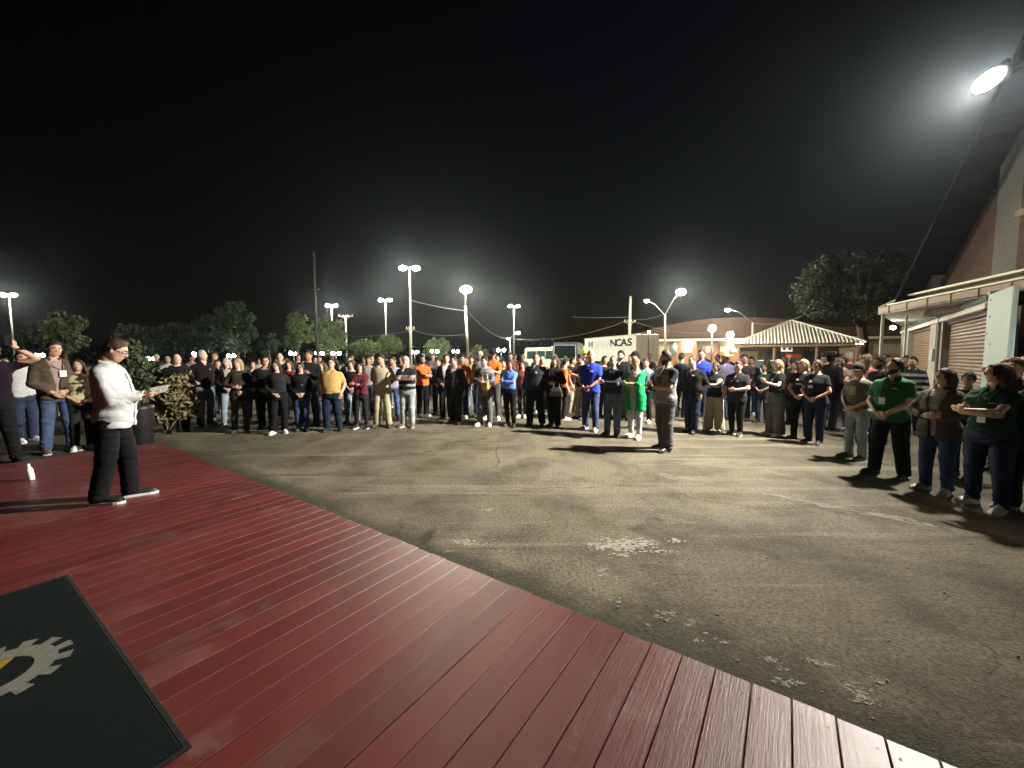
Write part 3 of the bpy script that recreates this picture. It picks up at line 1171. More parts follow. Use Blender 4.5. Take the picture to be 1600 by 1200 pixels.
# oval sign on the parapet
s0, z0 = fs_of(1144, 514)
k = MB()
k.sphere((0, 0, 0), 1.0, 24, 10, (1.45, .05, .48), MFS)
k.build('oval_sign', plain('sign_cream', (.55, .42, .22), .6), shops, True, loc=fdir * s0 + fout * .42 + Vector((0, 0, 5.05)))
# ================================================================== moving truck
def truck():
    A, B = Vector((11.45, 36.5, 0)), Vector((8.5, 46.3, 0))       # near and far bottom edge of the lettered side
    d = (B - A).normalized(); L = (B - A).length
    n_ = Vector((-d.y, d.x, 0))
    if n_.x > 0: n_ = -n_
    t = empty('moving_truck', A)
    tag(t, 'white box truck with worn NCAS lettering behind the crowd', 'truck')
    M_ = Matrix.Rotation(math.atan2(d.y, d.x), 3, 'Z')
    Wd, z0, z1 = 2.5, 1.15, 3.74
    PAL = plain('box_white', (.80, .79, .70), .6, var=.22, scale=1.2)
    DOORM = plain('box_door_tan', (.36, .32, .24), .7, var=.2, scale=1.5)
    def bx(name, s0, s1, o0, o1, a, b_, mat, bev=0, par=None):
        k = MB(); k.box(d * (s0 + s1) / 2 - n_ * (o0 + o1) / 2 + Vector((0, 0, (a + b_) / 2)), (s1 - s0, abs(o1 - o0), b_ - a), M_, bev)
        return k.build(name, mat, par or t)
    bx('box_body', .06, L, 0, Wd, z0, z1, PAL, .03)
    for o in (0.02, Wd / 2 + .01):
        dr = bx('rear_door', .0, .058, o, o + Wd / 2 - .03, z0 + .04, z1 - .05, DOORM, .01)
    for o in (.45, 1.0, 1.5, 2.05):
        bx('door_bar', -.04, -.002, o, o + .04, z0 + .1, z1 - .1, STEEL)
    for k in range(12):
        s = L * (k + .5) / 12
        bx('side_rail', s - .02, s + .02, -.02, -.002, z0 + .06, z1 - .06, PAL)
    bx('top_rail', .0, L, -.025, -.001, z1 - .09, z1 - .0, plain('rail_grey', (.45, .44, .38), .5))
    bx('chassis', .2, L - 1, .7, 1.8, .75, 1.12, DARKM)
    bx('bumper', -.1, .12, .1, Wd - .1, .55, .75, DARKM)
    for o in (.12, Wd - .3): bx('tail_lamp', -.13, -.102, o, o + .2, .62, .72, plain('tail_red', (.5, .02, .02), .3))
    for s in (1.6, 2.9, L - 2.4):
        for o in (.18, Wd - .18):
            c = d * s - n_ * o + Vector((0, 0, .5))
            w_ = MB().tube([c - n_ * .16, c + n_ * .16], .5, 18).build('wheel', plain('tyre', (.02, .02, .02), .8), t)
            MB().tube([c - n_ * .18, c + n_ * .18], .24, 12).build('rim', STEEL, w_)
    bx('cab', L + .15, L + 2.2, .1, Wd - .1, .6, 2.9, PAL, .15)
    # lettering, sprayed away at the left
    nrm = n_
    def letter(ch, u, col, size):
        k_ = ray(u, 545).x / ray(u, 545).y
        s = (k_ * A.y - A.x) / (d.x - k_ * d.y)
        cu = bpy.data.curves.new('letter', 'FONT'); cu.body = ch; cu.size = size; cu.align_x = 'CENTER'; cu.extrude = .004; cu.offset = .03
        to = bpy.data.objects.new('tmp', cu); COL.objects.link(to)
        dg = bpy.context.evaluated_depsgraph_get()
        me = bpy.data.meshes.new_from_object(to.evaluated_get(dg))
        bpy.data.objects.remove(to)
        me.materials.clear()
        o = link('letter', me, t, col)
        X = -d
        o.matrix_local = Matrix.Translation(d * s + n_ * .03 + Vector((0, 0, 2.70))) @ Matrix((X, Vector((0, 0, 1)), n_)).transposed().to_4x4() @ Matrix.Diagonal((1.9, 1.12, 1, 1))
    DK = plain('letter_black', (.02, .02, .02), .7)
    FA_ = plain('letter_faded', (.69, .68, .60), .7)
    FB = plain('letter_half', (.30, .30, .27), .7, var=.5, scale=9)
    for ch, u, m_ in (('M', 923, FB), ('U', 933, FA_), ('D', 942, FA_), ('A', 952, FA_), ('N', 958.5, DK), ('C', 966.5, DK), ('A', 975, DK), ('S', 984, DK)):
        letter(ch, u, m_, .86)
    for k in range(4):                                             # patches of overpaint
        s = random.uniform(1, L - 1)
        bx('paint_patch', s, s + random.uniform(.3, 1.1), -.0235 + .0008 * k, -.0015, z0 + random.uniform(.2, 1.2), z0 + random.uniform(1.3, 2.2), plain('patch%d' % (k % 3), ((.74, .73, .64), (.78, .77, .68), (.70, .69, .60))[k % 3], .65))


truck()


def minibus(x, y, rz, col, name, label, big=1.0):
    t = empty(name, (x, y, 0), rz, big)
    tag(t, label, 'van')
    PA = plain('van_paint_%s' % name, col, .35, var=.1)
    TG = glass_dark('van_glass', (.015, .028, .032))
    # side profile (x forward = -Y of the van): extruded and narrowed towards the roof
    prof = [(-2.2, .45), (-2.2, 1.25), (-2.12, 2.3), (-1.9, 2.48), (1.9, 2.48), (2.1, 2.35), (2.15, 1.2), (2.15, .45)]
    k = MB()
    n_ = len(prof)
    vs = []
    for sx in (-1, 1):
        for (py, pz) in prof:
            w_ = .92 if pz < 1.4 else .82
            vs.append((sx * w_, py, pz))
    fs = [tuple(range(n_ - 1, -1, -1)), tuple(range(n_, 2 * n_))]
    for i in range(n_): fs.append((i, (i + 1) % n_, n_ + (i + 1) % n_, n_ + i))
    k.add(vs, fs)
    k.build('body', PA, t)
    # windscreen and frame
    ws = MB(); ws.add([(-.74, -2.212, 1.36), (.74, -2.212, 1.36), (.70, -2.137, 2.22), (-.70, -2.137, 2.22)], [(0, 1, 2, 3)]); ws.build('windscreen', TG, t)
    fr = MB()
    pts = [(-.78, -2.22, 1.32), (.78, -2.22, 1.32), (.74, -2.14, 2.27), (-.74, -2.14, 2.27)]
    for i in range(4): fr.tube([pts[i], pts[(i + 1) % 4]], .03, 6)
    fr.build('windscreen_frame', plain('white_trim', (.7, .7, .68), .4), t)
    for sx in (-1, 1):
        for (a, b_) in ((-1.9, -1.0), (-.9, .3), (.4, 1.7)):
            w_ = MB(); w_.add([(sx * .925, a, 1.45), (sx * .925, b_, 1.45), (sx * .85, b_, 2.15), (sx * .85, a, 2.15)], [(0, 1, 2, 3)]); w_.build('side_window', TG, t)
        for yy in (-1.4, 1.4):
            w_ = MB().tube([(sx * .70, yy, .33), (sx * .95, yy, .33)], .33, 16).build('wheel', plain('tyre', (.02, .02, .02), .8), t)
            MB().tube([(sx * .72, yy, .33), (sx * .96, yy, .33)], .17, 12).build('hub', STEEL, w_)
        MB().sphere((sx * .62, -2.22, .95), .13, 10, 6, (1, .3, 1)).build('headlight', plain('lamp_glass', (.7, .7, .65), .15), t)
    MB().box((0, -2.26, .55), (1.8, .1, .16), None, .02).build('bumper', STEEL, t)
    for sx in (-.4, .35): MB().tube([(sx - .25, -2.235, 1.38), (sx + .25, -2.205, 1.62)], .012, 5).build('wiper', DARKM, t)
    return t


p = at(889, 556, 33.0)
minibus(p.x, p.y, R(-16), (.10, .12, .13), 'minibus', 'dark minibus with a wide white framed windscreen behind the crowd', 1.12)
p = at(853, 556, 36.0)
minibus(p.x, p.y, R(35), (.48, .46, .38), 'delivery_van', 'cream delivery van parked behind the crowd beside the dark minibus', 1.0)


def car(x, y, rz, col, label):
    t = empty('parked_car', (x, y, 0), rz)
    tag(t, label, 'car')
    PA = plain('car_paint_%d' % int(x * 10), col, .28, .3, var=.08, spec=.6)
    TG = glass_dark('car_glass', (.02, .025, .03))
    st = [(-2.05, .55, .70, .78), (-1.95, .35, .78, .84), (-1.0, .28, .90, .86), (-.55, .28, .93, .86), (.15, .28, .94, .86), (1.2, .28, .95, .86), (1.95, .32, .92, .84), (2.1, .5, .75, .76)]
    vs, fs = [], []
    for (yy, zb, zt, w_) in st:
        vs += [(-w_ * .9, yy, zb), (w_ * .9, yy, zb), (w_, yy, (zb + zt) / 2), (w_ * .95, yy, zt), (-w_ * .95, yy, zt), (-w_, yy, (zb + zt) / 2)]
    for i in range(len(st) - 1):
        for j in range(6): fs.append((i * 6 + j, i * 6 + (j + 1) % 6, (i + 1) * 6 + (j + 1) % 6, (i + 1) * 6 + j))
    fs += [tuple(range(5, -1, -1)), tuple((len(st) - 1) * 6 + j for j in range(6))]
    k = MB(); k.add(vs, fs); k.build('body', PA, t)
    k = MB()
    k.add([(-.78, -.75, .92), (.78, -.75, .92), (.62, -.05, 1.42), (-.62, -.05, 1.42), (-.62, 1.0, 1.42), (.62, 1.0, 1.42), (.78, 1.7, .94), (-.78, 1.7, .94)],
          [(0, 1, 2, 3), (3, 2, 5, 4), (4, 5, 6, 7), (1, 6, 5, 2), (0, 3, 4, 7)])
    k.build('cabin_glass', TG, t)
    MB().box((0, .48, 1.43), (1.22, 1.05, .05), None, .02).build('roof', PA, t)
    for sx in (-1, 1):
        for yy in (-1.3, 1.35):
            w_ = MB().tube([(sx * .68, yy, .31), (sx * .88, yy, .31)], .31, 16).build('wheel', plain('tyre', (.02, .02, .02), .8), t)
            MB().tube([(sx * .7, yy, .31), (sx * .89, yy, .31)], .18, 12).build('rim', STEEL, w_)
        MB().box((sx * .58, -2.03, .66), (.34, .08, .13), None, .03).build('headlight', plain('lamp_glass', (.7, .7, .65), .15), t)
        MB().box((sx * .92, -.55, 1.0), (.16, .1, .1), None, .03).build('mirror', PA, t)
    return t


p = at(1219, 560, 24.0); car(p.x, p.y, R(25), (.42, .43, .42), 'silver parked car half hidden by the crowd in front of the pavilion')
p = at(590, 560, 26.0); car(p.x, p.y, R(-70), (.50, .49, .44), 'pale parked car half hidden behind the person in a beige jumpsuit')
p = at(735, 560, 40.0); car(p.x, p.y, R(60), (.05, .05, .06), 'dark parked car far behind the crowd near the leaning pole')

# ================================================================== lamp posts and poles
POLE = plain('concrete_pole', (.42, .40, .34), .8, var=.2, scale=2)
MAST = plain('mast_steel', (.50, .50, .46), .5, .4, var=.15)
WOODP = plain('wood_pole', (.20, .15, .10), .85, var=.3, scale=3)
TREES_L = []


def mast(u, v, Y, label, warm=(1, .96, .78), S=900, spread=.62):
    p = at(u, v, Y)
    t = empty('mast_light', (p.x, p.y, 0))
    tag(t, label, 'mast light', 'twin headed mast lights beyond the yard')
    MB().tube([(0, 0, 0), (0, 0, p.z * .5), (0, 0, p.z)], [.11, .09, .06], 10).build('pole', MAST, t, True)
    MB().tube([(-spread, 0, p.z), (spread, 0, p.z)], .04, 6).build('crossarm', MAST, t)
    for sx in (-1, 1):
        h = MB().box((sx * spread, -.05, p.z + .04), (.55, .40, .12), None, .03).build('lamp_head', MAST, t)
        MB().sphere((sx * spread, -.05, p.z - .06), .33, 10, 6, (1, .8, .6)).build('lamp_lens', glow('mast_glow', warm, S), h)


mast(640, 418, 37, 'tallest twin headed mast light, behind the person in striped sweater')
mast(518, 477, 64, 'twin headed mast light behind the person in the tan shirt')
mast(602, 468, 58, 'twin headed mast light rising from the clipped round tree')
mast(803, 478, 65, 'twin headed mast light behind the person in the bright blue blouse')
mast(14, 460, 50, 'twin headed mast light at the far end beyond the deck', (1, 1, .88))


def street_lamp(u, v, Y, heads, label, base_u=None, S=500, pole=POLE, r=.12, top=None, z_up=None):
    """heads: list of (u, v, size)"""
    p = at(u, v, Y)
    bu = at(base_u if base_u else u, 556, Y).x
    t = empty('street_lamp', (bu, Y, 0))
    tag(t, label, 'street lamp')
    tip = Vector((p.x - bu, 0, p.z))
    MB().tube([(0, 0, 0), tip * .5, tip], [r, r * .85, r * .65], 10).build('pole', pole, t, True)
    for (hu, hv, sz, st) in heads:
        hp_ = at(hu, hv, Y) - Vector((bu, Y, 0))
        base = tip * .995
        midp = base.lerp(hp_, .55) + Vector((0, 0, .12 * (hp_ - base).length))
        MB().tube([base, midp, hp_ + Vector((0, 0, .08))], .035, 6).build('arm', MAST, t, True)
        dx = (hp_ - base); dx.z = 0
        ang = math.atan2(dx.y, dx.x) if dx.length > .05 else 0
        h = MB().sphere(hp_ + Vector((0, 0, .09)), .34, 10, 6, (1, .45, .28), Matrix.Rotation(ang, 3, 'Z')).build('lamp_head', MAST, t, True)
        MB().sphere(hp_ + Vector((0, 0, -.02)), sz, 10, 6, (1, .7, .6)).build('lamp_lens', glow('street_glow_%d' % st, (1, .94, .72), st), h)
    return t


street_lamp(727, 478, 31, [(728, 452, .42, 1700)], 'bright lamp on a leaning concrete pole behind the dark suited person', base_u=733)
street_lamp(1039, 492, 38, [(1064, 456, .44, 1400), (1010, 470, .18, 300)], 'double armed street lamp with one dazzling head above the truck', base_u=1040)
street_lamp(1176, 504, 44, [(1137, 484, .26, 700)], 'single armed street lamp above the row of shops', base_u=1176)
street_lamp(797, 528, 48, [(809, 520, .26, 700), (794, 529, .14, 100)], 'short pole with two lamp arms beside the slim mast light', base_u=797)


def globe_post(u, v, Y, rg, S, label, name='globe_lamp', col=(1, .93, .76), n=1, gap=.55):
    p = at(u, v, Y)
    t = empty(name, (p.x, p.y, 0))
    tag(t, label, 'lamp post')
    MB().tube([(0, 0, 0), (0, 0, p.z - rg * .9)], [.06, .045], 8).build('post', DARKM, t, True)
    if n == 1:
        MB().sphere((0, 0, p.z), rg, 12, 8).build('globe', glow('globe_%d' % int(S), col, S), t, True)
    else:
        MB().tube([(-gap / 2, 0, p.z - rg), (gap / 2, 0, p.z - rg)], .03, 6).build('crossarm', DARKM, t)
        for sx in (-.5, .5):
            MB().sphere((sx * gap, 0, p.z), rg, 10, 6).build('globe', glow('globe_%d' % int(S), col, S), t, True)
    return t


globe_post(1113, 513, 25.5, .21, 800, 'globe lamp post glaring in front of the shops, taller of two')
globe_post(1141, 523, 22.5, .17, 900, 'globe lamp post beside the pavilion eave, shorter of two')
globe_post(1014, 519, 33, .10, 60, 'slim post with a small globe in front of the truck doors')
low = [(62, 555, 40, .26), (236, 560, 38, .25), (310, 554, 34, .30), (361, 556, 42, .26), (459, 552, 46, .30), (499, 552, 48, .30), (525, 552, 44, .30),
       (648, 550, 52, .30), (679, 549, 56, .32), (712, 549, 60, .30), (783, 547, 52, .32), (836, 546, 52, .26), (866, 544, 52, .26)]
names_low = ['beside the person in the brown jacket', 'behind the leafy bush', 'beside the person in black polo and pale jeans', 'above the person with long coat',
             'behind the bald person in the dark crowd', 'to one side of the tall person in black', 'at the foot of the slim mast light', 'behind the person in striped sweater',
             'behind the person in orange beside stripes', 'behind the person in dark suit', 'behind the cap wearing person in orange', 'behind the stout person in black polo', 'beside the dark minibus roof']
for (u, v, Y, rg), nm in zip(low, names_low):
    g = globe_post(u, v, Y, rg * .66, 120, 'low white twin globe light ' + nm, 'twin_globe_light', (.95, 1.0, .96), 2, rg * 2.3)
    g['group'] = 'low white lights beyond the crowd'


def utility_pole(u, v, Y, label, r=.14, mat=POLE, arm=None, armz=.96):
    p = at(u, v, Y)
    t = empty('utility_pole', (p.x, p.y, 0))
    tag(t, label, 'pole')
    MB().tube([(0, 0, 0), (0, 0, p.z)], [r, r * .7], 10).build('pole', mat, t, True)
    if arm:
        MB().box((0, 0, p.z * armz), (arm, .1, .12), None, .01).build('crossarm', WOODP, t)
        for k in range(4):
            x = -arm / 2 + .08 + k * (arm - .16) / 3
            MB().tube([(x, 0, p.z * armz + .05), (x, 0, p.z * armz + .26)], [.03, .045], 8).build('insulator', plain('porcelain', (.5, .48, .44), .3), t)
        for sx in (-1, 1): MB().tube([(sx * arm * .3, .02, p.z * armz - .02), (0, .02, p.z * armz - .55)], .022, 5).build('brace', STEEL, t)
    return t


t_ = utility_pole(490, 393, 40, 'tall unlit dark pole rising behind the crowd', .15, plain('dark_pole', (.04, .04, .04), .8))
MB().box((0, 0, 8.4), (.75, .2, .12)).build('bracket', DARKM, t_)
utility_pole(540, 493, 66, 'slim utility pole with a crossarm and insulators', .16, POLE, 2.4, .985)
utility_pole(985, 463, 45, 'bare concrete utility pole standing behind the white truck', .20, POLE, 1.3, .66)
utility_pole(641, 512, 39.5, 'short utility pole with fittings beside the tallest mast light', .12, POLE, .9, .97)
utility_pole(1180, 482, 50, 'thin pole standing behind the row of shops', .07, DARKM)

WIREM = plain('wire_black', (.16, .16, .15), .5)


def wire(p0, p1, sag, r, label):
    a, b_ = at(*p0), at(*p1)
    pts = []
    for i in range(17):
        t_ = i / 16
        q_ = a.lerp(b_, t_)
        q_.z -= sag * 4 * t_ * (1 - t_)
        pts.append(q_)
    mb_ = MB().tube(pts, r, 5)
    o = mb_.build('overhead_wire', WIREM, None, True)
    tag(o, label, 'wire', 'overhead wires')


wire((540, 524, 66), (641, 517, 39.5), .3, .02, 'overhead wire from the crossarm pole to the short fitted pole')
wire((641, 514, 39.5), (727, 522, 31), .35, .014, 'lower overhead wire from the short fitted pole to the leaning pole')
wire((641, 469, 37.5), (730, 486, 31), .1, .018, 'upper overhead wire between tallest mast light and leaning pole')
wire((730, 486, 31), (797, 529, 48), .6, .02, 'overhead wire from the leaning pole down to the two armed pole')
wire((797, 529, 48), (985, 499, 45), .9, .02, 'long overhead wire from the two armed pole to the bare pole')
wire((985, 499, 45), (1040, 490, 38), .25, .016, 'short overhead wire from bare pole to double armed street lamp')
wire((985, 500, 45), (1110, 520, 44), .5, .016, 'overhead wire from the bare pole down to the shops')
wire((895, 495, 47), (985, 495, 45), .1, .02, 'upper overhead wire running beyond the bare pole')
wire((1176, 505, 44), (1300, 470, 30), .7, .018, 'overhead wire from single armed street lamp into the big tree')

# ================================================================== trees and plants
def leaf_mat(name, col):
    key = ('leaf', name)
    if key in _M: return _M[key]
    m, n, b = new_mat(name)
    oi = N(n, 'ShaderNodeNewGeometry')
    r = ramp(n, oi.outputs['Random Per Island'], 0, 1, tuple(c * .55 for c in col), tuple(min(.5, c * 1.6) for c in col))
    n.links.new(r, b.inputs['Base Color'])
    b.inputs['Roughness'].default_value = .6
    b.inputs['Specular IOR Level'].default_value = .3
    _M[key] = m
    return m


LEAF = leaf_mat('leaf_green', (.075, .105, .032))
LEAF_D = leaf_mat('leaf_dark', (.026, .042, .017))
LEAF_O = leaf_mat('leaf_olive', (.10, .105, .045))
BARK = plain('bark', (.09, .065, .045), .9, var=.4, scale=8, bmp=.6)


def crown_mesh(name, clumps, per, leaf, seed, aspect=1.8):
    """clumps: list of (x,y,z,r)"""
    rr = np.random.default_rng(seed)
    C = np.array(clumps)
    n = len(C) * per
    idx = np.repeat(np.arange(len(C)), per)
    d = rr.normal(size=(n, 3)); d /= np.linalg.norm(d, axis=1)[:, None]
    rad = C[idx, 3] * rr.uniform(.35, 1.08, n) ** .6
    pos = C[idx, :3] + d * rad[:, None] * np.array([1, 1, .8])
    a = rr.normal(size=(n, 3)) + d * .5; a /= np.linalg.norm(a, axis=1)[:, None]
    b_ = np.cross(a, rr.normal(size=(n, 3))); b_ /= np.linalg.norm(b_, axis=1)[:, None]
    s = leaf * rr.uniform(.55, 1.3, n)[:, None]
    mid = np.cross(a, b_) * s * .18
    V = np.stack([pos - a * s * aspect * .5, pos + b_ * s * .5 + mid, pos + a * s * aspect * .5, pos - b_ * s * .5 + mid], 1).reshape(-1, 3)
    Q = np.arange(n * 4).reshape(-1, 4)
    return np_mesh(name, V, Q, smooth=False)


def blob_clumps(w, h, z0, n, rmin, rmax, seed, shape='round'):
    rr = np.random.default_rng(seed)
    out = []
    for i in range(n):
        while True:
            p = rr.uniform(-1, 1, 3)
            q = np.linalg.norm(p)
            if q < 1 and q > .35: break
        taper = 1.0
        if shape == 'cone': taper = 1.0 - .75 * (p[2] + 1) / 2
        if shape == 'flat': p[2] = p[2] * (1 if p[2] > 0 else .35)
        out.append((p[0] * w * taper, p[1] * w * taper, z0 + (p[2] + 1) * h / 2, rr.uniform(rmin, rmax)))
    return out


def tree(u, v0, v1, wpx, Y, label, lm=LEAF, n=34, per=90, leaf=.22, shape='round', seed=1, trunk=.16, name='tree'):
    """u centre column, v0 top row, v1 crown bottom row, wpx crown width in photo pixels"""
    base = at(u, 556, Y)
    ztop, zbot = at(u, v0, Y).z, max(.4, at(u, v1, Y).z)
    w = wpx / FPX * Y / 2
    h = ztop - zbot
    t = empty(name, (base.x, Y, 0))
    tag(t, label, 'tree')
    rmx = max(.35, min(w, h) * .36)
    cl = blob_clumps(w * .78, h * .82, zbot + h * .09, n, rmx * .55, rmx, seed, shape)
    me = crown_mesh('crown', cl, per, leaf, seed)
    link('crown', me, t, lm)
    mb_ = MB()
    rr = np.random.default_rng(seed + 50)
    mb_.tube([(0, 0, 0), (.05, 0, zbot * .6), (-.06, .04, zbot + h * .35), (0, 0, zbot + h * .7)], [trunk * 1.25, trunk, trunk * .6, trunk * .2], 9)
    for c in cl[:9]:
        s0 = Vector((0, 0, zbot * .75 + rr.uniform(0, h * .35)))
        e = Vector(c[:3])
        mb_.tube([s0, s0.lerp(e, .5) + Vector((0, 0, .1 * h)), e], [trunk * .5, trunk * .3, trunk * .12], 6)
    mb_.build('trunk', BARK, t, True)
    return t


tree(100, 487, 552, 74, 34, 'round olive tree behind the person in the brown jacket', LEAF_O, 40, 90, .20, seed=1)
tree(372, 466, 556, 66, 46, 'tall dark tree standing behind the person with long coat', LEAF_D, 44, 100, .24, seed=2)
tree(330, 486, 556, 60, 56, 'dark leafy tree half lost in the night behind the bush', LEAF_D, 34, 80, .26, seed=3)
tree(465, 484, 556, 44, 44, 'green loose tree beside the tall unlit pole', LEAF, 40, 100, .22, seed=4)
tree(516, 488, 558, 62, 52, 'broad green tree behind the slim mast light', LEAF, 44, 100, .24, seed=5)
tree(421, 517, 560, 30, 50, 'small dark tree between two taller ones', LEAF_D, 22, 70, .22, seed=6)
tree(570, 528, 566, 58, 42, 'lower round clipped green tree behind the person in maroon jacket', LEAF, 46, 110, .15, 'flat', seed=7)
tree(605, 519, 566, 52, 45, 'taller round clipped green tree at a mast light foot', LEAF, 46, 110, .16, 'flat', seed=8)
tree(684, 526, 566, 46, 60, 'pale green tree behind the person in orange beside stripes', LEAF, 34, 80, .24, seed=9)
tree(748, 538, 566, 34, 62, 'small olive tree behind the leaning concrete pole', LEAF_O, 24, 70, .24, seed=10)
tree(222, 505, 560, 80, 60, 'dark tree mass behind the leafy bush', LEAF_D, 30, 80, .28, seed=11)
tree(282, 500, 560, 60, 64, 'dim tree behind the bald person beside the bush', LEAF_D, 28, 80, .28, seed=12)
# big overhanging tree behind the pavilion
p = at(1318, 556, 34)
t = empty('overhanging_tree', (p.x + 1.5, 34, 0))
tag(t, 'huge dark tree overhanging the pavilion and the hall', 'tree')
cl = []
rr = np.random.default_rng(77)
for i in range(90):
    u, v = rr.uniform(1252, 1430), rr.uniform(385, 486)
    # ragged lower outline and rounded shoulder
    lim = 400 + 60 * max(0, (1300 - u) / 50) ** 1.5
    if v < lim: v = lim + rr.uniform(0, 12)
    q_ = at(u, min(v, 484), rr.uniform(29.5, 36))
    cl.append((q_.x - p.x - 1.5, q_.y - 34, q_.z, rr.uniform(.55, 1.05)))
link('crown', crown_mesh('crown', cl, 130, .17, 78), t, leaf_mat('leaf_night', (.035, .042, .016)))
mb_ = MB(); mb_.tube([(0, 0, 0), (.1, 0, 3), (-.3, .1, 5.5), (-.6, 0, 8)], [.45, .36, .26, .1], 10)
for c in cl[:16]: mb_.tube([(-.1, 0, 4.2), Vector((-.1, 0, 4.6)).lerp(Vector(c[:3]), .5) + Vector((0, 0, .5)), c[:3]], [.18, .11, .04], 6)
mb_.build('trunk', BARK, t, True)
# dark treeline on the horizon
cl = []
rr = np.random.default_rng(99)
for i in range(260):
    x = rr.uniform(-190, 60); cl.append((x, 125 + rr.uniform(-8, 8), rr.uniform(.5, 4.2) + 1.2 * math.sin(x * .11), rr.uniform(1.6, 3.2)))
tag(link('treeline', crown_mesh('treeline', cl, 60, .8, 98), None, LEAF_D), 'dark distant line of trees on the horizon', 'trees', kind='stuff')

# ------------------------------------------------------------------ plants beside the deck
def potted(u, v, label, kind):
    p = ground_at(u, v)
    t = empty('planter', p)
    tag(t, label, 'planter')
    return t


p = ground_at(219, 700)
t = empty('potted_conifer', p)
tag(t, 'tall black planter with a slim conifer behind the person in the white shirt', 'potted plant')
PLA = plain('black_planter', (.012, .012, .013), .45, var=.3, scale=4)
k = MB(); k.tube([(0, 0, 0), (0, 0, .02), (0, 0, .74), (0, 0, .80)], [.19, .20, .235, .24], 22); k.build('planter_pot', PLA, t, True)
MB().tube([(0, 0, .70), (0, 0, .785)], [.22, .22], 20).build('potting_soil', plain('soil', (.03, .022, .016), .95), t)
cl = blob_clumps(.26, 1.15, .82, 46, .08, .15, 31, 'cone')
link('foliage', crown_mesh('foliage', cl, 80, .035, 31, 2.2), t, leaf_mat('leaf_conifer', (.05, .06, .028)))
MB().tube([(0, 0, .7), (.02, 0, 1.3), (0, 0, 1.85)], [.03, .02, .006], 8).build('stem', BARK, t, True)

p = ground_at(262, 676)
t = empty('leafy_bush', p)
tag(t, 'leafy olive bush with pale leaf tips standing beside the deck end', 'bush')
cl = []
rr = np.random.default_rng(41)
for i in range(105):
    a, q_ = rr.uniform(0, 2 * PI), rr.uniform(0, 1) ** .5
    z = rr.uniform(.35, 1.25)
    w_ = .66 * (1 - abs(z - .75) / .75 * .5)
    cl.append((q_ * w_ * math.cos(a), q_ * w_ * math.sin(a) * .8, z, rr.uniform(.10, .2)))
for i in range(26): cl.append((rr.uniform(-.75, -.25), rr.uniform(-.3, .3), rr.uniform(.55, 1.55), rr.uniform(.10, .2)))
link('foliage', crown_mesh('foliage', cl, 52, .062, 42, 2.0), t, leaf_mat('leaf_bush', (.165, .142, .072)))
mb_ = MB()
for i in range(9):
    e = cl[i * 5]
    mb_.tube([(rr.uniform(-.05, .05), rr.uniform(-.05, .05), 0), (e[0] * .4, e[1] * .4, e[2] * .5), e[:3]], [.03, .018, .006], 6)
mb_.build('stem', plain('pale_bark', (.30, .25, .18), .8), t, True)

# ================================================================== people: implicit surfaces turned into meshes
def surface_nets(F, xs, ys, zs):
    s = F < 0
    nx, ny, nz = F.shape
    c = np.zeros((nx - 1, ny - 1, nz - 1), np.int8)
    for i in (0, 1):
        for j in (0, 1):
            for k in (0, 1):
                c += s[i:nx - 1 + i, j:ny - 1 + j, k:nz - 1 + k]
    act = (c > 0) & (c < 8)
    I, J, K = np.nonzero(act)
    n = len(I)
    vid = np.full(act.shape, -1, np.int32)
    vid[I, J, K] = np.arange(n)
    acc = np.zeros((n, 3), np.float32)
    cnt = np.zeros(n, np.float32)
    cor = [(i, j, k) for i in (0, 1) for j in (0, 1) for k in (0, 1)]
    ax = (xs.astype(np.float32), ys.astype(np.float32), zs.astype(np.float32))
    for a in cor:
        for d in range(3):
            if a[d] == 1: continue
            b = list(a); b[d] = 1
            fa = F[I + a[0], J + a[1], K + a[2]]
            fb = F[I + b[0], J + b[1], K + b[2]]
            m = (fa < 0) != (fb < 0)
            if not m.any(): continue
            t = fa[m] / (fa[m] - fb[m])
            ia = (I[m] + a[0], J[m] + a[1], K[m] + a[2])
            p = np.stack([ax[q][ia[q]] for q in range(3)], 1)
            hi = np.minimum(ia[d] + 1, len(ax[d]) - 1)
            p[:, d] += t * (ax[d][hi] - ax[d][ia[d]])
            acc[m] += p
            cnt[m] += 1
    V = acc / cnt[:, None]
    Q = []
    # x edges
    m = s[:-1, 1:-1, 1:-1] != s[1:, 1:-1, 1:-1]
    i, j, k = np.nonzero(m)
    fl_ = s[:-1, 1:-1, 1:-1][m]
    q = np.stack([vid[i, j, k], vid[i, j + 1, k], vid[i, j + 1, k + 1], vid[i, j, k + 1]], 1)
    q[~fl_] = q[~fl_][:, ::-1]; Q.append(q)
    m = s[1:-1, :-1, 1:-1] != s[1:-1, 1:, 1:-1]
    i, j, k = np.nonzero(m)
    fl_ = s[1:-1, :-1, 1:-1][m]
    q = np.stack([vid[i, j, k], vid[i, j, k + 1], vid[i + 1, j, k + 1], vid[i + 1, j, k]], 1)
    q[~fl_] = q[~fl_][:, ::-1]; Q.append(q)
    m = s[1:-1, 1:-1, :-1] != s[1:-1, 1:-1, 1:]
    i, j, k = np.nonzero(m)
    fl_ = s[1:-1, 1:-1, :-1][m]
    q = np.stack([vid[i, j, k], vid[i + 1, j, k], vid[i + 1, j + 1, k], vid[i, j + 1, k]], 1)
    q[~fl_] = q[~fl_][:, ::-1]; Q.append(q)
    Q = np.concatenate(Q)
    Q = Q[(Q >= 0).all(1)]
    return V, Q


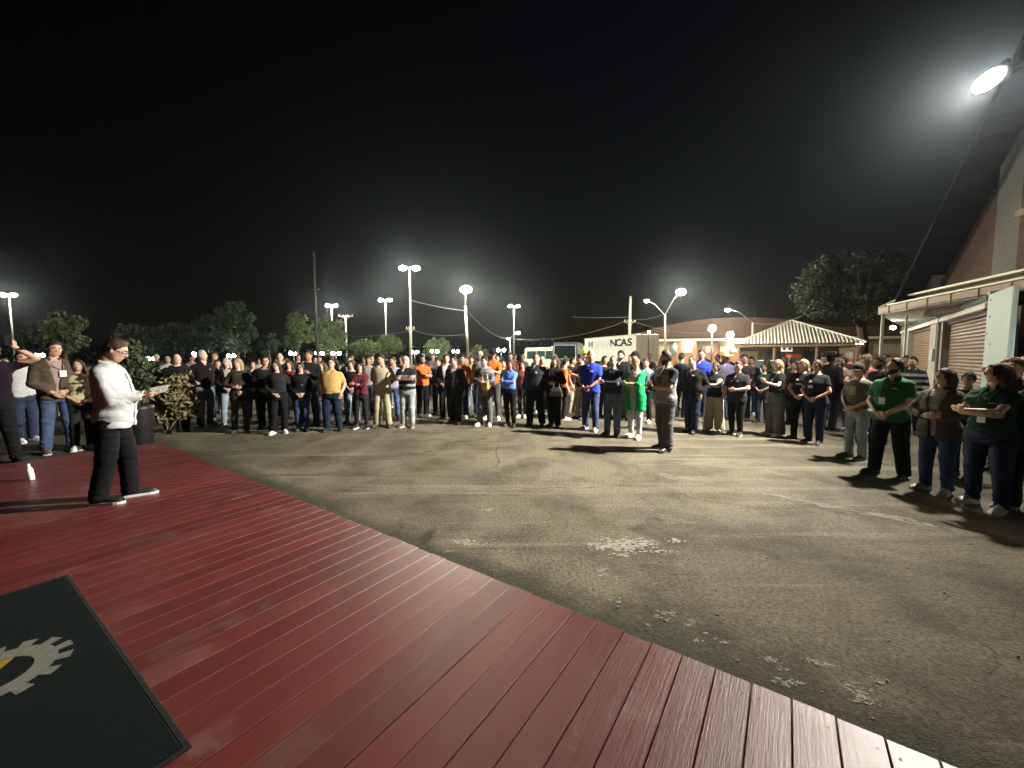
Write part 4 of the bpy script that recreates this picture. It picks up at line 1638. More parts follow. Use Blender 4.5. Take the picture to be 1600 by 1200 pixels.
class Grid:
    def __init__(self, lo, hi, h):
        self.ax = [np.arange(lo[i] - 2 * h, hi[i] + 2.5 * h, h).astype(np.float32) for i in range(3)]
        self.x = self.ax[0][:, None, None]
        self.y = self.ax[1][None, :, None]
        self.z = self.ax[2][None, None, :]
        self.shape = tuple(len(a) for a in self.ax)

    def net(self, F):
        F = np.broadcast_to(F, self.shape).astype(np.float32)
        return surface_nets(F, *self.ax)


def smin(a, b, k):
    h = np.clip(.5 + .5 * (b - a) / k, 0, 1)
    return b + (a - b) * h - k * h * (1 - h)


def cone_d(g, a, b, ra, rb, fx=1.0):
    a, b = np.array(a, np.float32), np.array(b, np.float32)
    d = b - a
    L2 = float(d @ d) + 1e-9
    px, py, pz = g.x - a[0], g.y - a[1], g.z - a[2]
    h = np.clip((px * d[0] + py * d[1] + pz * d[2]) / L2, 0, 1)
    return np.sqrt((px - d[0] * h) ** 2 + (py - d[1] * h) ** 2 + (pz - d[2] * h) ** 2) - (ra + (rb - ra) * h)


def plane_d(g, p, n):
    return (g.x - p[0]) * n[0] + (g.y - p[1]) * n[1] + (g.z - p[2]) * n[2]


def ell_d(g, c, r):
    q = np.sqrt(((g.x - c[0]) / r[0]) ** 2 + ((g.y - c[1]) / r[1]) ** 2 + ((g.z - c[2]) / r[2]) ** 2)
    return (q - 1) * min(r)


TORSO_M = np.array([(.78, .155, .100, .012), (.86, .172, .118, .014), (.93, .172, .120, .014), (1.02, .160, .110, .006), (1.10, .155, .106, 0), (1.20, .163, .112, 0),
                    (1.30, .175, .120, 0), (1.37, .178, .114, .008), (1.42, .165, .098, .014), (1.455, .120, .080, .016), (1.485, .070, .064, .014), (1.52, .058, .060, .008), (1.60, .056, .058, .004)])
TORSO_F = np.array([(.78, .160, .105, .014), (.86, .182, .125, .018), (.93, .178, .122, .016), (1.02, .152, .102, .006), (1.10, .136, .094, 0), (1.19, .142, .105, -.008),
                    (1.27, .150, .124, -.014), (1.34, .152, .110, 0), (1.40, .148, .090, .010), (1.44, .112, .072, .014), (1.475, .062, .056, .012), (1.52, .050, .052, .008), (1.60, .049, .050, .004)])


class Body:
    """pose and proportions of one person, standing 1.75 m tall, facing -Y"""
    def __init__(s, sex='m', g=1.0, belly=0.0, arms='down', stance=.11, step=0.0, h=.022, lean=0.0):
        s.sex, s.g, s.belly, s.h = sex, g, belly, h
        T = (TORSO_M if sex == 'm' else TORSO_F).copy()
        k = np.clip((1.44 - T[:, 0]) / .12, 0, 1)
        sc = 1 + (g - 1) * k
        T[:, 1] *= sc
        T[:, 2] *= 1 + (g - 1) * 1.15 * k
        bl = belly * np.exp(-((T[:, 0] - 1.08) / .14) ** 2)
        T[:, 2] += bl * .5
        T[:, 3] -= bl * .5
        s.T = T
        s.shw = (.172 if sex == 'm' else .148) * (1 + (g - 1) * .55)
        s.stance = stance
        hx = .088 * (1 + (g - 1) * .7)
        s.hip = [np.array((sx * hx, .012, .90)) for sx in (-1, 1)]
        s.knee = [np.array((sx * (hx * .55 + stance * .5), -.012 - sx * step * .5, .485)) for sx in (-1, 1)]
        s.ank = [np.array((sx * stance, .030 - sx * step, .075)) for sx in (-1, 1)]
        s.lg = 1 + (g - 1) * .9
        s.set_arms(arms)

    def set_arms(s, a):
        if isinstance(a, str): a = (a, a)                       # (person's right = -x, person's left = +x)
        s.sho, s.elb, s.wri, s.hand = [], [], [], []
        fy = float(np.interp(1.05, s.T[:, 0], s.T[:, 3] - s.T[:, 2])) - .03     # belly front
        cy = float(np.interp(1.25, s.T[:, 0], s.T[:, 3] - s.T[:, 2])) - .035    # chest front
        for i, sx in enumerate((-1, 1)):
            S = np.array((sx * s.shw, .012, 1.375))
            p = a[i]
            w = s.shw + .05 + (s.g - 1) * .12
            if p == 'down': W_, pole, hd = (sx * (w + .02), -.05, .875), (sx * .3, 1, 0), (0, -.15, -1)
            elif p == 'clasp': W_, pole, hd = (sx * .075, fy - .03, .965 + .012 * i), (sx * 1, .5, 0), (-sx * .8, -.15, -.55)
            elif p == 'claspup': W_, pole, hd = (sx * .085, fy - .06, 1.09 + .012 * i), (sx * 1, .4, -.3), (-sx * .9, -.2, .0)
            elif p == 'crossed': W_, pole, hd = (-sx * (.07 + .02 * i), cy - .055 - .035 * i, 1.155 + .035 * i), (sx * 1, -.25, -.5), (-sx * 1, .25, .15)
            elif p == 'behind': W_, pole, hd = (sx * .07, .17, .98), (sx * 1, .4, 0), (-sx * .8, .1, -.6)
            elif p == 'pocket': W_, pole, hd = (sx * (w - .035), -.055, .925), (sx * .7, 1, 0), (-sx * .1, -.25, -1)
            elif p == 'hip': W_, pole, hd = (sx * (w - .03), .0, 1.03), (sx * 1, .6, 0), (-sx * .5, -.8, -.2)
            elif p == 'paper': W_, pole, hd = (sx * .055, cy - .095, 1.125 + .02 * i), (sx * .5, .9, -1), (-sx * .15, -1, .12)
            elif p == 'camera': W_, pole, hd = (sx * .065, cy - .13, 1.17 - .05 * i), (sx * 1, .3, -1), (-sx * .9, -.35, .2)
            elif p == 'phone': W_, pole, hd = (sx * .07, cy - .20, 1.24), (sx * .8, .2, -1), (-sx * .4, -.5, .8)
            elif p == 'chin': W_, pole, hd = (sx * .035, cy - .05, 1.42), (sx * .5, -.5, -1), (-sx * .15, .05, 1)
            elif p == 'chest': W_, pole, hd = (sx * .05, cy - .06, 1.23), (sx * 1, 0, -.6), (-sx * 1, -.1, .3)
            elif p == 'raise': W_, pole, hd = (sx * .20, -.14, 1.66), (sx * 1, -.3, 0), (-sx * .4, -.2, 1)
            elif p == 'head': W_, pole, hd = (sx * .13, -.02, 1.72), (sx * 1, .2, .1), (-sx * 1, .1, .1)
            else: raise ValueError(p)
            W_ = np.array(W_, float)
            L1, L2 = .285, .250
            d = W_ - S
            D = np.linalg.norm(d)
            if D > L1 + L2 - .006:
                W_ = S + d / D * (L1 + L2 - .006); d = W_ - S; D = np.linalg.norm(d)
            D = max(D, .09)
            a1 = (L1 * L1 - L2 * L2 + D * D) / (2 * D)
            hh = math.sqrt(max(0, L1 * L1 - a1 * a1))
            u = d / np.linalg.norm(d)
            pl = np.array(pole, float); pl -= u * (pl @ u); pl /= np.linalg.norm(pl) + 1e-9
            s.sho.append(S); s.elb.append(S + u * a1 + pl * hh); s.wri.append(W_)
            hd = np.array(hd, float)
            f = W_ - s.elb[-1]; f /= np.linalg.norm(f)
            hd = hd / np.linalg.norm(hd) * .75 + f * .35
            s.hand.append(hd / np.linalg.norm(hd))
        s.pose = a

    def grid(s, z0, z1, pad=.06, h=None, arms=True):
        P = [np.array((0, 0, 1.2))] + list(s.hip) + list(s.ank)
        if arms: P += s.sho + s.elb + s.wri
        P = np.array(P)
        m = .10 * s.g + pad
        xm = max(float(np.abs(P[:, 0]).max()) + m, .17 * s.g + .1)
        y0 = min(float(P[:, 1].min()) - m, float((s.T[:, 3] - s.T[:, 2]).min()) - .08)
        y1 = max(float(P[:, 1].max()) + m, float((s.T[:, 3] + s.T[:, 2]).max()) + .08)
        return Grid((-xm, y0, z0), (xm, y1, z1), h or s.h)

    def torso(s, g, off, T=None, zmin=None):
        T = s.T if T is None else T
        w = (np.interp(g.ax[2], T[:, 0], T[:, 1]) + off).astype(np.float32)[None, None, :]
        d = (np.interp(g.ax[2], T[:, 0], T[:, 2]) + off).astype(np.float32)[None, None, :]
        c = np.interp(g.ax[2], T[:, 0], T[:, 3]).astype(np.float32)[None, None, :]
        q = ((np.abs(g.x) / w) ** 2.35 + (np.abs(g.y - c) / d) ** 2.35) ** (1 / 2.35)
        return (q - 1) * np.minimum(w, d)

    def arm(s, g, i, off, f0=0.0, f1=1.0, lo=None):
        k = 1 + (s.g - 1) * .7
        ru, re, rw = ((.052, .042, .029) if s.sex == 'm' else (.044, .036, .025))
        S, E, W_ = s.sho[i], s.elb[i], s.wri[i]
        d = cone_d(g, S, E, ru * k + off, re * k + off)
        if f1 > .5: d = np.minimum(d, cone_d(g, E, W_, re * k + off, rw * (1 + (k - 1) * .5) + off))
        return d

    def legs(s, g, off, ra=None, hem=None):
        out = None
        k = s.lg
        r0, r1, r2 = (.088, .062, .043) if s.sex == 'm' else (.092, .060, .040)
        if ra: r0, r1, r2 = ra
        for i in (0, 1):
            d = cone_d(g, s.hip[i], s.knee[i], r0 * k + off, r1 * k + off)
            d = smin(d, cone_d(g, s.knee[i], s.ank[i], r1 * k + off, r2 * (1 + (k - 1) * .4) + off), .02)
            out = d if out is None else np.minimum(out, d)
        return out


def folds(g, seed, amp):
    rr = np.random.default_rng(seed)
    o = 0
    for k in range(5):
        v = rr.normal(size=3) * np.array((16, 16, 22 + 8 * k))
        o = o + np.sin(g.x * v[0] + g.y * v[1] + g.z * v[2] + rr.uniform(0, 6.28)) * rr.uniform(.5, 1)
    return o * (amp / 3)


def creases(g, b, seed, amp):
    """sharp drag folds: across the trunk, and round the elbows"""
    rr = np.random.default_rng(seed + 77)
    o = 0
    for k in range(4):
        v = rr.normal(size=3) * np.array((9, 9, 13))
        ph = rr.uniform(0, 6.28)
        w = np.sin(g.x * v[0] + g.y * v[1] + g.z * v[2] + ph + 1.2 * np.sin(g.z * 11 + g.x * 7 + ph))
        o = o - (1 - np.abs(w)) ** 4 * rr.uniform(.4, 1)
    for i in (0, 1):
        E = b.elb[i]
        r2 = ((g.x - E[0]) ** 2 + (g.y - E[1]) ** 2 + (g.z - E[2]) ** 2) / .10 ** 2
        ax = (b.wri[i] - b.sho[i]); ax = ax / (np.linalg.norm(ax) + 1e-6)
        t = (g.x - E[0]) * ax[0] + (g.y - E[1]) * ax[1] + (g.z - E[2]) * ax[2]
        o = o - (1 - np.abs(np.sin(t * 55 + seed))) ** 2 * .8 * np.exp(-r2)
    return -o * amp * .55


def body_parts(b):
    g = b.grid(.03, 1.60)
    d = b.torso(g, 0)
    d = np.maximum(d, .80 - g.z)
    d = np.maximum(d, g.z - 1.585)
    d = smin(d, b.legs(g, 0), .03)
    for i in (0, 1): d = smin(d, b.arm(g, i, 0), .025)
    return g.net(d)


def hand_geo(mb, b, i, fine):
    """palm with four fingers and a thumb"""
    W_, hd = Vector(b.wri[i]), Vector(b.hand[i])
    sx = (-1, 1)[i]
    fa = (Vector(b.wri[i]) - Vector(b.elb[i])).normalized()
    inward = Vector((-sx, 0, 0))
    pose = b.pose[i]
    if pose == 'down': nrm = inward
    elif pose in ('paper',): nrm = Vector((0, 0, 1))
    elif pose in ('clasp', 'claspup', 'pocket', 'crossed', 'chest', 'camera'): nrm = Vector((0, 1, .2))
    else: nrm = Vector((-sx * .3, .8, 0))
    nrm = (nrm - hd * nrm.dot(hd)).normalized()            # palm side
    lat = hd.cross(nrm).normalized()
    up = Vector((0, 0, 1)) if pose != 'down' else Vector((0, -1, 0))
    if lat.dot(up) < 0: lat = -lat                          # thumb side
    k = .92 if b.sex == 'f' else 1.0
    n = 10 if fine else 7

    def oval(c, a, w, bb, t):
        return [c + lat * (w * math.cos(2 * PI * q / n)) + nrm * (t * math.sin(2 * PI * q / n)) for q in range(n)]
    rings = [oval(W_ - fa * .03, None, .026 * k, None, .021 * k), oval(W_ + hd * .015, None, .029 * k, None, .019 * k), oval(W_ + hd * .05 * k, None, .041 * k, None, .018 * k), oval(W_ + hd * .092 * k, None, .041 * k, None, .013 * k)]
    vs = [v for r in rings for v in r]
    fs = [(r * n + q, r * n + (q + 1) % n, (r + 1) * n + (q + 1) % n, (r + 1) * n + q) for r in range(3) for q in range(n)]
    fs += [tuple(range(n - 1, -1, -1)), tuple(3 * n + q for q in range(n))]
    mb.add(vs, fs)
    curl = {'down': .55, 'paper': .5, 'clasp': 1.0, 'crossed': .35, 'camera': .9, 'phone': 1.0, 'pocket': .5}.get(pose, .6)
    for f, (o, L) in enumerate(((.030, .070), (.010, .079), (-.010, .073), (-.029, .057))):
        p = W_ + hd * (.086 * k) + lat * (o * k)
        a = hd
        pts, rad = [p], [.0092 * k]
        for q in range(3):
            c = curl * (.35 + .35 * q) * (1 + .08 * f)
            dirv = (hd * math.cos(c) + nrm * math.sin(c)).normalized()
            p = p + dirv * (L * k * (.42, .33, .25)[q])
            pts.append(p); rad.append((.0088, .0080, .0058)[q] * k)
        mb.tube(pts, rad, 6)
    p = W_ + hd * .022 * k + lat * .024 * k
    d1 = (hd * .72 + lat * .62 + nrm * .25).normalized()
    d2 = (hd * .92 + lat * .12 + nrm * .35).normalized()
    mb.tube([p, p + d1 * .038 * k, p + d1 * .038 * k + d2 * .03 * k, p + d1 * .038 * k + d2 * .05 * k], [.013 * k, .0108 * k, .0095 * k, .006 * k], 6)


def head_grid(nu, nv, sex, jaw=1.0, seed=0):
    """returns unit directions and skull/face points (centre at 0), front is -Y"""
    th = np.linspace(.02, PI - .02, nv)
    ph = np.linspace(0, 2 * PI, nu, endpoint=False)
    TH, PH = np.meshgrid(th, ph, indexing='ij')
    el = PI / 2 - TH                                        # elevation
    az = (PH + PI) % (2 * PI) - PI                          # 0 = front
    dx, dy, dz = np.cos(el) * np.sin(az), -np.cos(el) * np.cos(az), np.sin(el)
    a, bb, c = .0745, .098, .119
    if sex == 'f': a, bb, c = .070, .092, .115
    r = 1 / np.sqrt((dx / a) ** 2 + (dy / bb) ** 2 + (dz / c) ** 2)
    front = np.clip(np.cos(az), 0, 1) * np.cos(el)
    E, A = np.degrees(el), np.degrees(az)
    gau = lambda e0, a0, se, sa: np.exp(-((E - e0) / se) ** 2 - ((A - a0) / sa) ** 2)
    r = r - .008 * front ** 3 * (np.abs(E) < 60)
    r = r + .023 * gau(-11, 0, 9, 8) + .012 * gau(1, 0, 9, 6)                # nose and bridge
    for s_ in (-1, 1):
        r = r - .012 * gau(5, s_ * 22, 7, 11)                                # eye sockets
        r = r + .007 * gau(15, s_ * 20, 4.5, 16)                             # brow
        r = r + .006 * gau(-13, s_ * 33, 10, 14)                             # cheek
        r = r + .020 * gau(-2, s_ * 96, 13, 7)                               # ear
    r = r + .008 * gau(-33, 0, 4, 16) - .005 * gau(-37.5, 0, 2.5, 14) + .006 * gau(-42, 0, 4, 13)
    r = r + (.013 if sex == 'm' else .009) * gau(-60, 0, 12, 24)             # chin
    r = r + .010 * jaw * (gau(-48, 55, 16, 20) + gau(-48, -55, 16, 20)) * (1 if sex == 'm' else .4)
    r = r - .012 * np.clip((-E - 55) / 30, 0, 1) * (np.abs(A) > 60)
    return E, A, np.stack([dx * r, dy * r, dz * r], -1), np.stack([dx, dy, dz], -1)


def grid_quads(nv, nu, mask=None):
    i, j = np.meshgrid(np.arange(nv - 1), np.arange(nu), indexing='ij')
    j2 = (j + 1) % nu
    Q = np.stack([i * nu + j, i * nu + j2, (i + 1) * nu + j2, (i + 1) * nu + j], -1).reshape(-1, 4)
    if mask is not None:
        Q = Q[mask.ravel()[Q].all(1)]
    return Q


HEAD_C = Vector((0, -.012, 1.632))
NECK_P = Vector((0, .012, 1.50))


def head_xf(yaw, pitch, roll=0.0):
    Rm = Matrix.Rotation(yaw, 3, 'Z') @ Matrix.Rotation(pitch, 3, "X") @ Matrix.Rotation(roll, 3, 'Y')
    return np.array(Rm), np.array(NECK_P)


def xf(V, X):
    Rm, p = X
    return (np.asarray(V, float) - p) @ Rm.T + p


def hair_line(E, A, style):
    aa = np.abs(A)
    front = 47 if style != 'receding' else 66
    h = np.interp(aa, [0, 35, 55, 75, 92, 105, 125, 180], [front, front - 1, 30, 12, 13, -12, -38, -42])
    if style == 'bald': h = np.interp(aa, [0, 70, 92, 110, 180], [95, 95, 30, 18, 14])
    return E - h


_NOISE = np.random.default_rng(3).normal(size=(64, 4))


def vnoise(P, f, seed=0):
    o = 0
    for k in range(6):
        v = _NOISE[(seed * 7 + k) % 64]
        o = o + np.sin((P @ v[:3]) * f * (1 + .4 * k) + v[3] * 5)
    return o / 6


def long_hair(length, h, vol=1.0, seed=0, tail=False):
    g = Grid((-.17, -.15, 1.62 - length), (.17, .19, 1.80), h)
    c = (0, .004, 1.645)
    d = ell_d(g, c, (.083 * vol, .106 * vol, .113))
    if not tail:
        for sx in (-1, 1):
            d = smin(d, cone_d(g, (sx * .062, .03, 1.66), (sx * .078, .035, 1.50), .036, .034), .03)
            d = smin(d, cone_d(g, (sx * .078, .035, 1.50), (sx * .092, .0 - .06 * (length > .35), 1.62 - length + .04), .034, .016), .03)
        d = smin(d, cone_d(g, (0, .075, 1.66), (0, .10, 1.62 - length + .04), .065, .045), .05)
        d = smin(d, cone_d(g, (.05, .08, 1.6), (.06, .10, 1.62 - length + .05), .05, .03), .04)
        d = smin(d, cone_d(g, (-.05, .08, 1.6), (-.06, .10, 1.62 - length + .05), .05, .03), .04)
    else:
        d = smin(d, cone_d(g, (0, .10, 1.70), (0, .15, 1.66), .03, .035), .02)
        d = smin(d, cone_d(g, (0, .15, 1.66), (0, .14, 1.62 - length + .03), .035, .015), .02)
    face = ell_d(g, (0, -.105, 1.600), (.066, .10, .108))
    d = np.maximum(d, -face)
    d = np.maximum(d, -np.maximum(g.y + .035, np.maximum(np.abs(g.x) - .062, g.z - 1.60)))
    ang = np.arctan2(g.x, g.y + 1e-6)
    d = d + .005 * np.sin(ang * 14 + 3 * np.sin(g.z * 9 + seed)) * np.clip((1.74 - g.z) / .06, 0, 1) + .003 * np.sin(ang * 31 + g.z * 14)
    return g.net(d)


_CACHE = {}


def cached(key, fn):
    if key not in _CACHE: _CACHE[key] = fn()
    return _CACHE[key]


SHOE_PROF = [(.085, .030, .075), (.075, .040, .085), (.03, .043, .095), (-.03, .044, .085), (-.09, .047, .062), (-.14, .050, .052), (-.175, .045, .044), (-.20, .030, .034), (-.212, .012, .024)]


def shoe_meshes():
    n = 12
    vs, fs = [], []
    for (y, w, h) in SHOE_PROF:
        for k in range(n):
            a = PI * k / (n - 1)
            vs.append((w * math.cos(a), y, .022 + (h - .022 + .02) * math.sin(a) ** .7))
    for i in range(len(SHOE_PROF) - 1):
        for k in range(n - 1): fs.append((i * n + k, i * n + k + 1, (i + 1) * n + k + 1, (i + 1) * n + k))
    fs.append(tuple(range(n))); fs.append(tuple((len(SHOE_PROF) - 1) * n + k for k in range(n - 1, -1, -1)))
    k = MB(); k.add(vs, fs)
    up = k.mesh('shoe', True)
    pol = [(w * 1.08 + .002, y) for (y, w, h) in SHOE_PROF] 
    poly = [(x, y) for x, y in pol] + [(-x, y) for x, y in reversed(pol)]
    k = MB(); k.prism(poly, 0, .026)
    return up, k.mesh('sole')


SHOE, SOLE = shoe_meshes()


def stack_T(b, off, drop):
    """cloth hangs from the widest point above"""
    T = b.T.copy()
    zz = np.arange(.40, 1.62, .02)
    w = np.interp(zz, T[:, 0], T[:, 1]); d0 = np.interp(zz, T[:, 0], T[:, 3] - T[:, 2]); d1 = np.interp(zz, T[:, 0], T[:, 3] + T[:, 2])
    for i in range(len(zz) - 2, -1, -1):
        if zz[i] < 1.30:
            w[i] = max(w[i], w[i + 1] - .0028 * (1 - drop) - .0002)
            d0[i] = min(d0[i], d0[i + 1] + .0035 * (1 - drop) + .0003)
            d1[i] = max(d1[i], d1[i + 1] - .0045 * (1 - drop) - .0006)
    return np.stack([zz, w, (d1 - d0) / 2, (d0 + d1) / 2], 1)


def make_top(b, kind, seed, hem=None):
    long_sl = kind in ('shirt', 'jacket', 'suit', 'sweater', 'cardigan', 'coat', 'overall', 'hoodie')
    off = {'tee': .014, 'polo': .015, 'shirt': .016, 'sweater': .022, 'hoodie': .026, 'jacket': .028, 'suit': .026, 'cardigan': .026, 'coat': .030, 'overall': .020, 'vest': .024}[kind]
    if hem is None:
        hem = {'tee': .875, 'polo': .87, 'shirt': .85, 'sweater': .88, 'hoodie': .87, 'jacket': .84, 'suit': .80, 'cardigan': .66, 'coat': .62, 'overall': .93, 'vest': .88}[kind]
    g = b.grid(hem - .02, 1.53)
    T = stack_T(b, off, .6 if kind in ('tee', 'polo', 'shirt') else .85)
    d = b.torso(g, off, T)
    for i in (0, 1):
        if kind == 'vest':
            a = cone_d(g, b.sho[i], b.sho[i] + (b.elb[i] - b.sho[i]) * .12, .06 + off, .058 + off)
        else:
            S, E = b.sho[i], b.elb[i]
            if long_sl:
                a = b.arm(g, i, off * .85)
                W_ = b.wri[i]
                n = (W_ - E) / np.linalg.norm(W_ - E)
                fcut = b.wri[i] - n * .012
                cut = plane_d(g, fcut, n)
                near = np.sqrt((g.x - W_[0]) ** 2 + (g.y - W_[1]) ** 2 + (g.z - W_[2]) ** 2) < .085
                a = np.where(near, np.maximum(a, cut), a)
            else:
                n = (E - S) / np.linalg.norm(E - S)
                k = 1 + (b.g - 1) * .7
                ru = (.052 if b.sex == 'm' else .044) * k
                f = .74 if b.sex == 'm' else .60
                M_ = S + (E - S) * f
                a = cone_d(g, S, M_, ru + off * .8, ru * .93 + off + .004)
                a = np.maximum(a, plane_d(g, M_, n))
        d = smin(d, a, .045)
    d = np.maximum(d, hem - g.z + .006 * np.sin(g.x * 30 + seed))
    ztop = 1.475 if kind in ('tee',) else 1.495
    if b.sex == 'f': ztop -= .01
    d = np.maximum(d, g.z - (ztop + .30 * (g.y - .01)))
    if kind in ('jacket', 'suit', 'cardigan', 'coat'):
        wv = {'jacket': .018, 'suit': .012, 'cardigan': .060, 'coat': .03}[kind]
        vw = wv + np.clip((g.z - 1.10) * .17, 0, .065)
        d = np.maximum(d, -np.maximum(np.abs(g.x) - vw, g.y + .0))
    elif kind in ('polo', 'shirt', 'overall'):
        d = np.maximum(d, -np.maximum(np.abs(g.x) - np.clip((g.z - 1.395) * .35, 0, .05), np.maximum(g.y, 1.395 - g.z)))
    d = d + folds(g, seed, .005 if kind not in ('suit',) else .003) + creases(g, b, seed, (.013 if b.h < .012 else .010) if kind != 'suit' else .005)
    # creases gathering at the waist
    d = d + .004 * np.sin(g.z * 55 + g.x * 18 + seed) * np.exp(-((g.z - hem - .10) / .10) ** 2)
    return g.net(d)


def make_inner(b, seed):
    g = b.grid(.86, 1.50, arms=False)
    d = b.torso(g, .010, stack_T(b, .01, .6))
    d = np.maximum(d, .86 - g.z)
    d = np.maximum(d, g.z - (1.465 + .30 * (g.y - .01)))
    return g.net(d + folds(g, seed + 5, .004))


def make_trousers(b, kind, seed, ztop=1.03):
    g = b.grid(.04, 1.06, arms=False, pad=.05)
    ra = {'jeans': (.094, .070, .062), 'slim': (.092, .062, .048), 'wide': (.104, .100, .112), 'suit': (.095, .076, .070), 'cargo': (.098, .078, .074)}[kind]
    if b.sex == 'f' and kind == 'jeans': ra = (.100, .066, .056)
    if b.sex == 'f' and kind == 'slim': ra = (.098, .062, .046)
    d = b.legs(g, .006, ra)
    t = np.maximum(b.torso(g, .010), np.maximum(g.z - ztop, .80 - g.z))
    d = smin(d, t, .03)
    hem = .045 if kind != 'slim' else .085
    d = np.maximum(d, hem - g.z)
    low = np.exp(-((g.z - .12) / .11) ** 2)
    kn = np.exp(-((g.z - .50) / .09) ** 2)
    cr = np.exp(-((g.z - .84) / .07) ** 2)
    d = d + (.0075 if kind in ('jeans', 'cargo') else .0025) * np.sin(g.z * 95 + 8 * np.sin(g.x * 25 + seed) + g.y * 20) * low
    ka = .0015 if kind == 'suit' else .004
    d = d + ka * np.sin(g.z * 60 + g.x * 30 + seed) * kn + ka * np.sin(g.z * 70 - np.abs(g.x) * 45 + seed) * cr
    d = d + folds(g, seed + 9, .005)
    return g.net(d)


BLACKM = plain('matte_black', (.012, .012, .013), .6)
EYEW = plain('eye_white', (.6, .58, .55), .3, var=0, bmp=0)


def front_y(b, x, z, off):
    T = stack_T(b, off, .6)
    w = np.interp(z, T[:, 0], T[:, 1]) + off; d = np.interp(z, T[:, 0], T[:, 2]) + off; c = np.interp(z, T[:, 0], T[:, 3])
    q = max(0.0, 1 - (abs(x) / w) ** 2.35) ** (1 / 2.35)
    return c - d * q


PRINTW = plain('print_white', (.55, .55, .53), .8, var=.5, scale=60)
CARD = plain('badge_white', (.78, .78, .76), .4, var=.12, scale=80)


